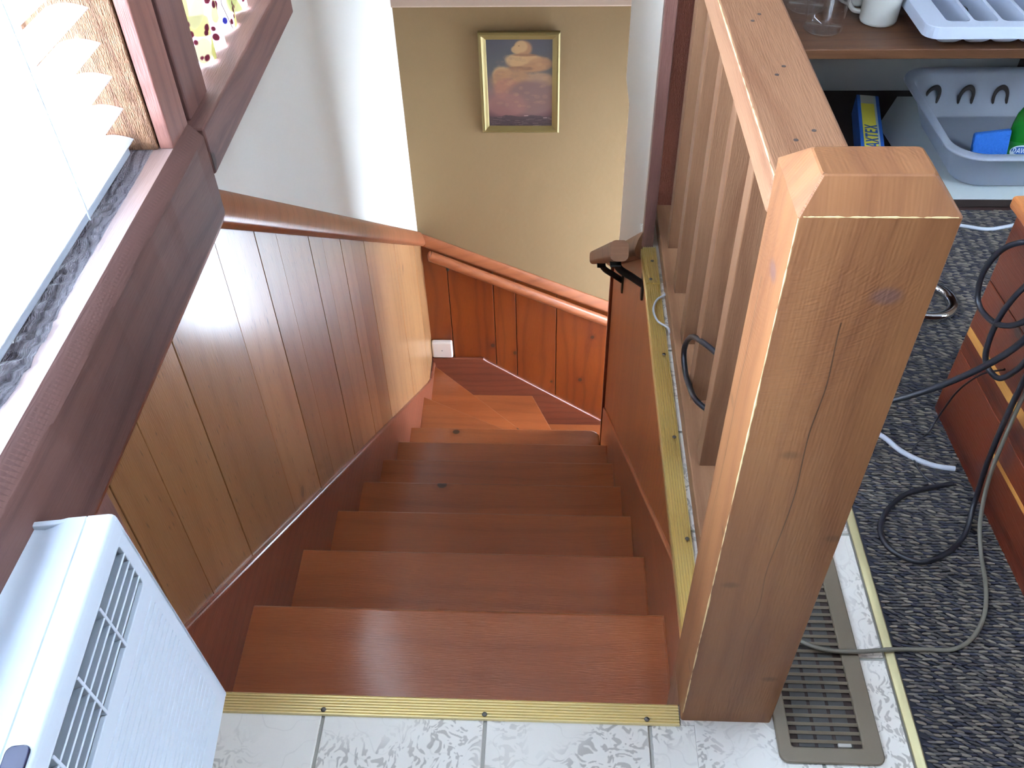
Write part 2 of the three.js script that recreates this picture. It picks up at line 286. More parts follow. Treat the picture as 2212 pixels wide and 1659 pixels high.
// beam under the window
{
  const t = structGroup('trim_2', LW, LT);
  const prof = []; // closed cross-section, x outward, y up
  for (let i = 0; i <= 16; i++) prof.push([-0.10 + (0.141 * i) / 16, 0.59]);
  prof.push([0.045, 0.588], [0.058, 0.573], [0.06, 0.570], [0.06, 0.445], [0.058, 0.438], [-0.10, 0.438]);
  const nz = 260, z0 = -0.556, z1 = 1.2, pos = [], idx = [], n = prof.length;
  for (let k = 0; k <= nz; k++) { const z = lerp(z0, z1, k / nz); prof.forEach(([x, y], i) => {
    let yy = y, xx = x;
    if (i > 0 && i <= 16) { const edge = 0.016 + 0.008 * N2(z * 5, 3), wane = sstep(edge + 0.008, edge - 0.014, x) * sstep(-0.472, -0.43, z); yy -= wane * (0.007 + 0.0035 * N3(x * 50, z * 45 + x * 110, 4) + 0.0022 * N3(x * 140, z * 150, 9)); }
    if (i >= 17 && i <= 18) xx += 0.0005 * N2(z * 6, 1);
    pos.push(xx, yy, z); }); }
  const top = [], bark = [];
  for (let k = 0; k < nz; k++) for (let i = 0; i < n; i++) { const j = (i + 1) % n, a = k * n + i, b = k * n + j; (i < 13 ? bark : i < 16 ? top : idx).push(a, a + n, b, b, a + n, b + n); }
  for (const [a, b, c] of THREE.ShapeUtils.triangulateShape(prof.map((p) => new THREE.Vector2(...p)), [])) { idx.push(a, b, c); idx.push(nz * n + a, nz * n + c, nz * n + b); }
  const make = (list, name, m) => { const g = new THREE.BufferGeometry(); g.setAttribute('position', new THREE.Float32BufferAttribute(pos, 3)); g.setIndex(list); mesh(name, grain(toCreasedNormals(g, 0.6), 'z', [0.3, 0.1]), m, t); };
  for (const l of [idx, top, bark]) for (let i = 0; i < l.length; i += 3) [l[i], l[i + 1]] = [l[i + 1], l[i]];
  make(idx, 'sill_beam', M.beamFace); make(top, 'sill_top', M.sillTopGlare); make(bark, 'bark_edge', phy({ map: wood({ light: [0.34, 0.30, 0.32], dark: [0.08, 0.06, 0.07], ring: 60, amt: 0.9, fibre: 0.5, seed: 61, wav: 0.06, tone: 0.4, L: 0.7, W: 0.16 }), roughness: 0.32, bumpMap: roughSawn, bumpScale: 0.004, clearcoat: 0.6, clearcoatRoughness: 0.2 }));
  const qr = [[0.0, 0.44]]; for (let i = 0; i <= 8; i++) { const an = (i / 8) * Math.PI / 2; qr.push([0.056 * Math.cos(an) ** 0.9, 0.44 - 0.042 * Math.sin(an)]); }
  mesh('quarter_round', sweep(qr, V(0, 0, -0.56), V(0, 0, 1.2), V(1, 0, 0), V(0, 1, 0), 'z', 0.9), M.skirt, t);
}
// far window sill board and the posts between the windows
{
  const t = structGroup('trim_3', LW, LT);
  mesh('sill_board', bx(-0.12, 0.055, 0.497, 0.572, -1.195, -0.576, 0.004, 'z'), M.beam, t);
  const u = structGroup('trim_4', LW, LT);
  mesh('rough_jamb_board', bx(-0.10, 0.0215, 0.59, 1.85, -0.515, -0.484, 0.002, 'y'), M.jamb, u);
  mesh('smooth_jamb_board', bx(0.0235, 0.0425, 0.59, 1.85, -0.557, -0.487, 0.002, 'y'), M.jambSmooth, u);
  mesh('backing', bx(-0.10, 0.0235, 0.57, 1.85, -0.60, -0.516, 0, 'y'), M.darkWood, u);
  mesh('window_post', bx(-0.10, 0.03, 0.572, 1.85, -0.695, -0.601, 0.003, 'y'), M.beam, u);
}
// windows: frames and panes
M.pane = phy({ color: 0xffffff, transmission: 1, roughness: 0, thickness: 0, ior: 1.45 });
const frameMat = phy({ color: new THREE.Color(0.75, 0.75, 0.74), roughness: 0.4 });
function windowUnit(parentPos, turn, plane, u0, u1, y0, y1, at) {
  const w = structGroup('window_' + ++windowCount, parentPos, turn), t = 0.035, parts = [];
  const F = (a, b, c, d) => (plane === 'zy' ? bx(at - 0.02, at + 0.02, c, d, a, b, 0.003) : bx(a, b, c, d, at - 0.02, at + 0.02, 0.003));
  mesh('window_frame', join([F(u0, u1, y0, y0 + t), F(u0, u1, y1 - t, y1), F(u0, u0 + t, y0, y1), F(u1 - t, u1, y0, y1)]), frameMat, w);
  const um = (u0 + u1) / 2;
  mesh('mullion', F(um - 0.015, um + 0.015, y0 + t, y1 - t), frameMat, w);
  for (const [a, b] of [[u0 + t, um - 0.015], [um + 0.015, u1 - t]]) {
    const g = new THREE.PlaneGeometry(b - a, y1 - y0 - 2 * t); if (plane === 'zy') g.rotateY(Math.PI / 2);
    g.translate(plane === 'zy' ? at : (a + b) / 2, (y0 + y1) / 2, plane === 'zy' ? (a + b) / 2 : at);
    mesh('pane', g, M.pane, w);
  }
}
let windowCount = 0;
windowUnit(LW, LT, 'zy', -0.484, 0.8, 0.45, 1.8, -0.13);
windowUnit(LW, LT, 'zy', -1.16, -0.70, 0.50, 2.06, -0.14);
windowUnit([0, 0, 0], 0, 'zy', -0.66, 0.1, 1.0, 2.1, 2.75);
windowUnit([0, 0, 0], 0, 'xy', 0.40, 0.72, -1.8, -0.8, -3.52);
windowUnit([0, 0, 0], 0, 'zy', -3.38, -2.68, -2.1, -0.45, 0.87);

// blind with curved slats
{
  const b = thing('window_blind', 'white horizontal slatted blind hanging in the bright window beside the white heater', 'blind', LW, LT);
  const sm = phy({ color: new THREE.Color(0.85, 0.86, 0.88), roughness: 0.5, transmission: 0.5, thickness: 0 });
  const prof = []; const w = 0.052, n = 8;
  for (let i = 0; i <= n; i++) { const t = i / n; prof.push([-w * t, 0.0055 * Math.sin(Math.PI * t) + 0.001 * t]); }
  for (let i = n; i >= 0; i--) { const t = i / n; prof.push([-w * t, 0.0055 * Math.sin(Math.PI * t) + 0.001 * t - 0.0012]); }
  const g = sweep(prof, V(0, 0, -0.478), V(0, 0, 0.79), V(1, 0, 0), V(0, 1, 0), 'z', 1.0, 1);
  for (let k = 0; k < 28; k++) { const s = mesh('slat', g, sm, b); s.position.set(-0.004, 0.611 + 0.0437 * k, 0); }
  mesh('bottom_rail', bx(-0.05, -0.014, 0.588, 0.602, -0.478, 0.79, 0.003, 'z'), phy({ color: new THREE.Color(0.62, 0.68, 0.74), roughness: 0.4 }), b);
  mesh('head_rail', bx(-0.06, 0, 1.83, 1.86, -0.478, 0.79, 0.003, 'z'), M.white, b);
  for (const z of [-0.30, 0.15, 0.6]) mesh('ladder_cord', tube([[-0.003, 0.60, z], [-0.003, 1.84, z]], 0.0012, 4, false, 5), M.white, b);
}
// curtain
{
  const paint = (clear) => (c, w, h) => { // the print, and how much light each colour lets through
    c.fillStyle = clear ? '#fff' : '#f6f3ee'; c.fillRect(0, 0, w, h); const r = rng(31), zone = (lo) => [r() * w, h - 6 - Math.pow(r(), 1.6) * lo];
    for (let i = 0; i < 70; i++) { const [x, y] = zone(150); c.fillStyle = clear ? 'rgba(20,20,20,.85)' : ['rgba(216,210,120,.9)', 'rgba(200,206,130,.85)', 'rgba(222,214,160,.9)'][i % 3]; c.beginPath(); c.ellipse(x, y, 12 + r() * 16, 6 + r() * 7, r() * 3, 0, 7); c.fill(); }
    c.strokeStyle = clear ? '#000' : '#6a5550'; c.lineWidth = 1.6;
    for (let k = 0; k < 5; k++) { c.beginPath(); let x = ((k + 0.5) * w) / 5, y = h; c.moveTo(x, y); for (let i = 0; i < 9; i++) { x += (r() - 0.4) * 34; y -= 30; c.lineTo(x, y); } c.stroke(); }
    for (let i = 0; i < 420; i++) { const [x, y] = zone(420); c.fillStyle = clear ? '#000' : r() < 0.85 ? '#6a1830' : '#3434a0'; if (clear) r(); c.beginPath(); c.arc(x, y, 2.2 + r() * 2.4, 0, 7); c.fill(); }
  };
  const tex = canvasTex(512, 1024, paint(false)), through = canvasTex(512, 1024, paint(true)); through.colorSpace = THREE.NoColorSpace;
  const nz = 70, ny = 40, pos = [], uv = [], idx = [];
  for (let j = 0; j <= ny; j++) for (let i = 0; i <= nz; i++) {
    const z = lerp(-1.155, -0.699, i / nz), t = j / ny, hem = 0.5735 + 0.004 * Math.abs(Math.sin(i * 0.55)), y = lerp(2.04, hem, t);
    pos.push(0.006 + (0.004 + 0.009 * t) * Math.sin(z * 85 + 0.8 * Math.sin(z * 30)) + 0.004 * N2(z * 9, y * 3), y, z); uv.push(i / nz, 1 - t);
  }
  for (let j = 0; j < ny; j++) for (let i = 0; i < nz; i++) { const a = j * (nz + 1) + i; idx.push(a, a + nz + 1, a + 1, a + 1, a + nz + 1, a + nz + 2); }
  const g = new THREE.BufferGeometry(); g.setAttribute('position', new THREE.Float32BufferAttribute(pos, 3)); g.setAttribute('uv', new THREE.Float32BufferAttribute(uv, 2)); g.setIndex(idx); g.computeVertexNormals();
  const c = mesh('curtain', g, phy({ map: tex, roughness: 0.9, transmission: 0.4, transmissionMap: through, thickness: 0, side: THREE.DoubleSide })); c.position.set(...LW); c.rotation.y = LT;
  tag(c, 'sheer white curtain printed with dark red berries and leaves over the far window', 'curtain');
}

// ---------------------------------------------------------------- end wall panelling
const wb = scene.getObjectByName('wall_back');
const bCap = (x) => -1.156 - (x + 0.615) * 0.442, bSk = (x) => (x < -0.36 ? -1.911 : -1.913 - (x + 0.36) * 0.708);
{
  mesh('panel_backing', plate([[-0.66, -2.5], [0.39, -2.6], [0.39, bCap(0.39) - 0.05], [-0.66, bCap(-0.66) - 0.05]], 0.004, 'xy', 0).translate(0, 0, -3.441), M.darkWood, wb);
  const xs = [-0.66, -0.51, -0.294, -0.187, 0.012, 0.265, 0.39];
  for (let i = 0; i < xs.length - 1; i++) {
    const a = xs[i] + 0.0014, b = xs[i + 1] - 0.0014, pts = [[a, bSk(a) - 0.2]];
    if (a < -0.36 && b > -0.36) pts.push([-0.36, bSk(-0.36) - 0.2]);
    pts.push([b, bSk(b) - 0.2], [b, bCap(b) - 0.03], [a, bCap(a) - 0.03]);
    const g = plate(pts, 0.012, 'xy', 0.003, 'y', [R() * 3, i * 0.13]); g.translate(0, 0, -3.442);
    mesh('plank', g, M.plankB, wb);
  }
  const t = structGroup('trim_5', [0, 0, 0]);
  mesh('chair_rail', sweep(capProf, V(-0.64, bCap(-0.64) - 0.030, -3.438), V(0.392, bCap(0.392) - 0.030, -3.438), V(0, 0, 0.8), V(0, 0.88, 0), 'x', 0.6), M.trim, t);
}
{ // round handrail along the end wall
  const h = thing('handrail', 'round reddish-brown wooden handrail running down along the stairwell end wall', 'handrail');
  const y = (x) => -1.268 - (x + 0.53) * 0.457;
  const g = tube([[-0.575, y(-0.575), -3.386], [0, y(0), -3.386], [0.6, y(0.6), -3.386]], 0.024, 40, false, 20);
  mesh('rail', grain(g, 'x'), M.trim, h);
  for (const x of [-0.5, 0.33]) { mesh('bracket', tube([[x, y(x) - 0.02, -3.386], [x, y(x) - 0.045, -3.39], [x, y(x) - 0.06, -3.43]], 0.007, 16), M.iron, h); }
  const s = new THREE.SphereGeometry(0.024, 16, 12); s.scale(0.5, 1, 1); s.translate(-0.575, y(-0.575), -3.386); mesh('end_cap', grain(s, 'x'), M.trim, h);
}
{ // white box
  const b = thing('junction_box', 'small white plastic box on the end wall panelling in the stairwell corner', 'junction box', [-0.566, -1.842, -3.43]);
  mesh('cover', new RoundedBoxGeometry(0.105, 0.104, 0.03, 4, 0.009).translate(0, 0, 0.017), phy({ color: new THREE.Color(0.72, 0.66, 0.60), roughness: 0.4 }), b);
  const d = new THREE.CylinderGeometry(0.004, 0.004, 0.003, 12); d.rotateX(Math.PI / 2); d.translate(0, 0.0, 0.032); mesh('screw', d, M.whiteIn, b);
}
{ // picture
  const p = thing('framed_picture', 'small gilt-framed painting of towering clouds on the stairwell end wall', 'picture', [-0.1485, -0.4315, -3.438]);
  p.rotation.x = 0.035;
  const W = 0.318, H = 0.428, f = 0.031, prof = [[0, 0], [0, 0.016], [0.006, 0.022], [0.012, 0.021], [0.020, 0.015], [0.027, 0.013], [f, 0.010], [f, 0]];
  const gilt = phy({ color: new THREE.Color(0.20, 0.145, 0.05), metalness: 0.55, roughness: 0.45 });
  const side = (len, rot) => { // mitred rail
    const pos = [], idx = [], n = prof.length;
    for (const e of [-1, 1]) for (const [a, b] of prof) pos.push(e * (len / 2 - a), a, b);
    for (let i = 0; i < n; i++) { const j = (i + 1) % n; idx.push(i, i + n, j, j, i + n, j + n); }
    let g = new THREE.BufferGeometry(); g.setAttribute('position', new THREE.Float32BufferAttribute(pos, 3)); g.setIndex(idx); g = toCreasedNormals(g, 0.4);
    return g;
  };
  const mk = (len, off, rz) => { const g = side(len, rz); g.translate(0, -off, 0); g.rotateZ(rz); return g; };
  mesh('frame', join([mk(W, H / 2, 0), mk(W, H / 2, Math.PI), mk(H, W / 2, Math.PI / 2), mk(H, W / 2, -Math.PI / 2)].map((g) => grain(g, 'x'))), gilt, p).material.side = THREE.DoubleSide;
  const tex = canvasTex(512, 700, (c, w, h) => {
    const sky = c.createLinearGradient(0, 0, 0, h); sky.addColorStop(0, '#403d42'); sky.addColorStop(0.35, '#4b4947'); sky.addColorStop(0.6, '#6b504a'); sky.addColorStop(0.88, '#4a3034'); c.fillStyle = sky; c.fillRect(0, 0, w, h);
    const r = rng(77), blob = (x, y, a, b, col, al) => { c.save(); c.translate(x, y); c.scale(1, b / a); const g = c.createRadialGradient(0, 0, 0, 0, 0, a); g.addColorStop(0, col + al + ')'); g.addColorStop(0.72, col + al + ')'); g.addColorStop(1, col + '0)'); c.fillStyle = g; c.beginPath(); c.arc(0, 0, a, 0, 7); c.fill(); c.restore(); };
    const cream = 'rgba(160,126,88,', tan = 'rgba(138,100,70,', pink = 'rgba(132,88,72,', mauve = 'rgba(104,78,72,', brown = 'rgba(104,70,50,';
    blob(285, 70, 80, 70, tan, '.95'); blob(270, 55, 58, 52, cream, '.95'); blob(235, 78, 48, 36, cream, '.9');
    blob(330, 190, 190, 80, tan, '.95'); blob(230, 160, 96, 56, cream, '.9'); blob(300, 150, 130, 44, cream, '.8'); blob(420, 190, 110, 60, tan, '.8');
    blob(300, 120, 110, 12, brown, '.7'); blob(260, 225, 120, 20, brown, '.6');
    blob(120, 270, 88, 70, cream, '.9'); blob(100, 300, 62, 80, tan, '.9'); blob(200, 320, 190, 110, tan, '.9'); blob(150, 390, 120, 100, pink, '.85');
    blob(420, 320, 130, 70, 'rgba(138,106,80,', '.85'); blob(350, 470, 240, 170, mauve, '.95'); blob(300, 420, 110, 100, mauve, '.8'); blob(150, 520, 190, 120, 'rgba(124,84,76,', '.7');
    for (let i = 0; i < 120; i++) blob(60 + r() * 420, 120 + r() * 420, 10 + r() * 26, 6 + r() * 14, r() < 0.5 ? cream : mauve, '.14');
    c.fillStyle = '#3a2b2c'; c.beginPath(); c.moveTo(0, 610); for (let x = 0; x <= w; x += 16) c.lineTo(x, 612 + 8 * Math.sin(x * 0.03) + 6 * r()); c.lineTo(w, h); c.lineTo(0, h); c.fill();
    for (let i = 0; i < 70; i++) { c.fillStyle = r() < 0.4 ? 'rgba(150,130,120,.35)' : 'rgba(30,20,24,.5)'; c.fillRect(r() * w, 620 + r() * 76, 14 + r() * 40, 2 + r() * 3); }
    c.fillStyle = 'rgba(190,170,160,.7)'; c.fillRect(285, 611, 34, 4); c.fillRect(440, 628, 30, 5);
    c.fillStyle = 'rgba(70,45,35,.9)'; c.fillRect(248, 48, 12, 4);
  });
  mesh('painted_canvas', new THREE.BoxGeometry(W - 2 * f + 0.004, H - 2 * f + 0.004, 0.004).translate(0, 0, 0.009), phy({ map: tex, roughness: 0.5 }), p);
  mesh('back_board', new THREE.BoxGeometry(W - 0.01, H - 0.01, 0.004).translate(0, 0, 0.003), M.shelf, p);
}

// ---------------------------------------------------------------- staircase
const RISE = 0.217, Z0 = -0.603, GO = 0.279;
const zN = (k) => Z0 - GO * k - (k > 0 ? 0.002 : 0), xw = (z) => -0.55 + 0.0285 * (z + 0.6) + 0.006;
{
  const s = thing('staircase', 'brown varnished wooden staircase descending and winding right between panelled walls', 'staircase');
  const tread = (pts, y, axis = 'x') => { const g = plate(pts, 0.03, 'xz', 0.007, axis, undefined, [], 3); g.translate(0, y, 0); mesh('tread', g, M.tread, s); };
  const riser = (x0, x1, z, y0, y1) => mesh('riser', bx(x0, x1, y0, y1, z - 0.009, z + 0.009, 0.001, 'x'), M.tread, s);
  riser(xw(-0.6) + 0.004, 0.205, Z0 + 0.024, -RISE - 0.002, -0.004);
  for (let k = 1; k <= 7; k++) {
    const a = zN(k - 1) + 0.018, b = zN(k);
    if (k < 7) tread([[xw(a), a], [0.207, a], [0.207, b], [xw(b), b]], -RISE * k);
    else { const e = [[xw(a), a], [0.192, a]]; e.push([0.192, b + 0.06]); for (let i = 0; i <= 6; i++) { const t = (i / 6) * Math.PI / 2; e.push([0.152 + 0.04 * Math.cos(t), b + 0.035 - 0.035 * Math.sin(t)]); } e.push([xw(b), b]); tread(e, -RISE * k); }
    riser(xw(b) + 0.002, k < 7 ? 0.206 : 0.17, b + 0.026, -RISE * (k + 1) - 0.002, -RISE * k - 0.028);
  }
  // winders round the wall end
  const P = [0.19, -2.575], n8 = (x) => -2.963 + (x + 0.609) * 0.515, L9 = [-0.574, -3.367], bz = -3.425;
  const line = (a, b, w) => { const d = [b[0] - a[0], b[1] - a[1]], l = Math.hypot(...d); return { dir: Math.atan2(d[1], d[0]), l, a, b }; };
  const A8 = [-0.63, n8(-0.63)], B8 = [0.185, n8(0.185)], A9 = [-0.632, -3.424], B9 = [0.19, -2.63], A10 = [-0.113, bz], B10 = [0.2, -2.69];
  tread([[xw(-2.53), -2.535], [0.19, -2.535], B8, A8], -RISE * 8);
  tread([[A8[0], A8[1] + 0.02], [B8[0], B8[1] + 0.012], B9, A9], -RISE * 9);
  tread([[A9[0] + 0.0, A9[1] + 0.02], [-0.55, -3.325], [B9[0], B9[1] + 0.03], B10, A10, [A9[0], bz]], -RISE * 10);
  tread([[A10[0] - 0.02, bz], [B10[0] - 0.02, B10[1]], [0.42, -2.66], [0.42, bz]], -RISE * 11);
  tread([[0.40, bz], [0.40, -2.66], [0.68, -2.66], [0.68, bz]], -RISE * 12);
  const rs = (a, b, k) => { const l = Math.hypot(b[0] - a[0], b[1] - a[1]), g = bx(-l / 2, l / 2, -RISE * (k + 1), -RISE * k - 0.028, -0.008, 0.008, 0.001, 'x'); g.rotateY(-Math.atan2(b[1] - a[1], b[0] - a[0])); g.translate((a[0] + b[0]) / 2, 0, (a[1] + b[1]) / 2); mesh('riser', g, M.tread, s); };
  rs([A8[0] + 0.01, A8[1] + 0.024], [B8[0] - 0.01, B8[1] + 0.024], 8); rs([A9[0] + 0.03, A9[1] + 0.05], [B9[0] - 0.02, B9[1] + 0.035], 9); rs([A10[0] - 0.025, bz + 0.01], [B10[0] - 0.03, B10[1]], 10); rs([0.40, bz], [0.40, -2.66], 11);
  // skirting strings
  const top = []; for (let z = -0.02; z > -2.5; z -= 0.31) top.push([z, skTop(z)]);
  top.push([-2.55, skTop(-2.55)], [-2.66, skTop(-2.645)], [-2.74, skTop(-2.68)], [-2.845, skTop(-2.69)]);
  const sk = [...top, [-2.845, -2.3], [-2.3, -2.1], [-0.02, -0.36]];
  const g = plate(sk, 0.017, 'zy', 0.0075, 'z', undefined, [], 4); g.translate(0.002, 0, 0); g.rotateY(LT); g.translate(...LW);
  mesh('left_string', g, M.skirt, s);
  const sb = plate([[-0.625, -2.5], [0.7, -2.9], [0.7, bSk(0.7)], [-0.34, bSk(-0.34)], [-0.36, bSk(-0.37) + 0.002], [-0.625, bSk(-0.6)]], 0.02, 'xy', 0.007, 'x', undefined, [], 4); sb.translate(0, 0, -3.432);
  mesh('back_string', sb, M.skirt, s);
  const rt = (z) => -0.221 + (z + 1.089) * 0.795;
  const sr = plate([[-0.69, -0.017], [-0.832, -0.017], [-2.58, rt(-2.58)], [-2.58, rt(-2.58) - 0.5], [-0.69, -0.30]], 0.016, 'zy', 0.006, 'z', undefined, [], 4); sr.translate(0.2035, 0, 0);
  mesh('right_string', sr, M.tread, s);
}
{ // panelled side below the landing, its corner strip and sloping cap
  const p = scene.getObjectByName('wall_right_lower');
  const g = plate([[-0.60, -2.6], [-2.595, -2.6], [-2.595, -0.62], [-1.70, -0.012], [-0.60, -0.012]], 0.012, 'zy', 0.001, 'y'); g.translate(0.211, 0, 0);
  mesh('panel', g, woodMat(wood({ light: [0.34, 0.10, 0.022], dark: [0.22, 0.055, 0.011], ring: 30, amt: 0.4, seed: 21, wav: 0.05 }), 0.4, { clearcoat: 0.25, clearcoatRoughness: 0.3 }), p);
  mesh('corner_strip', bx(0.2, 0.232, -2.7, -0.70, -2.612, -2.592, 0.003, 'y'), M.skirt, p);
  mesh('edge_moulding', bx(0.2005, 0.213, -0.032, -0.002, -1.69, -0.67, 0.003, 'z'), M.tread, p);
  const t = structGroup('trim_6', [0, 0, 0]);
  const yc = (z) => -0.012 + (z + 1.77) * 0.763, pr = capProf.map(([a, b]) => [-a, b]);
  mesh('chair_rail', sweep(pr, V(0.212, yc(-1.70) - 0.03, -1.70), V(0.212, yc(-2.605) - 0.03, -2.605), V(1, 0, 0), V(0, 1.1, 0), 'z', 0.6), M.rail, t);
  const u = structGroup('trim_7', [0, 0, 0]);
  mesh('casing_board', bx(0.197, 0.2215, 0.005, 2.15, -1.7155, -1.692, 0.002, 'y'), M.casing, u);
  mesh('rough_stud', bx(0.2225, 0.30, 0.0, 2.15, -1.904, -1.824, 0.002, 'y'), M.rough, u);
}
{ // short handrail on black brackets
  const h = thing('handrail', 'short brown wooden handrail on two black iron brackets below the balustrade', 'handrail');
  const A = V(0.14, 0.052, -1.615), B = V(0.14, -0.635, -2.54), d = B.clone().sub(A).normalize(), up = V(1, 0, 0).cross(d).normalize(); if (up.y < 0) up.negate();
  const pr = rrect(-0.02, 0.02, -0.024, 0.022, 0.013, 5);
  mesh('rail', sweep(pr, A, B, V(1, 0, 0), up, 'z', 0.8), M.rail, h);
  for (const z of [-1.70, -2.21]) {
    const t = (z - A.z) / (B.z - A.z), c = A.clone().lerp(B, t), y = c.y;
    const b = new THREE.Group(); b.name = 'bracket'; h.add(b);
    mesh('arm', tube([[0.14, y - 0.026, z], [0.15, y - 0.05, z - 0.002], [0.18, y - 0.075, z - 0.004], [0.21, y - 0.10, z - 0.006]], 0.0092, 24), M.iron, b);
    mesh('saddle', bx(0.127, 0.153, y - 0.032, y - 0.026, z - 0.02, z + 0.02, 0.002), M.iron, b).rotation.x = 0;
    mesh('wall_plate', bx(0.205, 0.212, y - 0.14, y - 0.07, z - 0.018, z + 0.006, 0.003), M.iron, b);
  }
}
// ---------------------------------------------------------------- brass nosings
function ribbed(len, wd, n, lip) {
  const prof = [[0, 0], [0, 0.003]]; const p = wd / n;
  for (let i = 0; i < n; i++) { const a = i * p; prof.push([a + p * 0.12, 0.0046], [a + p * 0.5, 0.0046], [a + p * 0.62, 0.0016], [a + p * 0.98, 0.0016]); }
  prof.push([wd, 0.0035]);
  if (lip) prof.push([wd + 0.002, 0.001], [wd + 0.002, -0.014], [wd, -0.014]);
  prof.push([wd, 0]);
  return prof;
}
function screwHead(x, y, z, parent) { const g = new THREE.SphereGeometry(0.0038, 12, 8, 0, 7, 0, Math.PI / 2); g.scale(1, 0.5, 1); g.translate(x, y, z); mesh('screw', g, M.screw, parent); }
{
  const n = thing('stair_nosing', 'ribbed brass nosing strip along the top step edge beside the white tiles', 'nosing strip');
  mesh('strip', sweep(ribbed(1, 0.029, 7, true), V(-0.54, 0.0005, 0), V(0.1795, 0.0005, 0), V(0, 0, -1).multiplyScalar(1), V(0, 1, 0), 'x', 0.5).translate(0, 0, -0.5725), M.brassPale, n);
  for (const x of [-0.315, -0.089, 0.135]) screwHead(x, 0.0048, -0.5795, n);
  const e = thing('stair_nosing', 'ribbed brass strip running along the landing edge under the balusters', 'nosing strip');
  mesh('strip', sweep(ribbed(1, 0.031, 7, true), V(0.2275, 0.0005, -0.672), V(0.2275, 0.0005, -1.69), V(-1, 0, 0), V(0, 1, 0), 'z', 0.5), M.brass, e);
  mesh('overlap_piece', sweep(ribbed(1, 0.0295, 7, false), V(0.2275, 0.0045, -1.558), V(0.2275, 0.0045, -1.69), V(-1, 0, 0), V(0, 1, 0), 'z', 0.5), M.brass, e);
  for (const [x, z, y] of [[0.216, -1.636, 0.009], [0.208, -1.57, 0.009], [0.218, -1.332, 0.0048], [0.219, -1.11, 0.0048], [0.22, -0.886, 0.0048]]) screwHead(x, y, z, e);
}
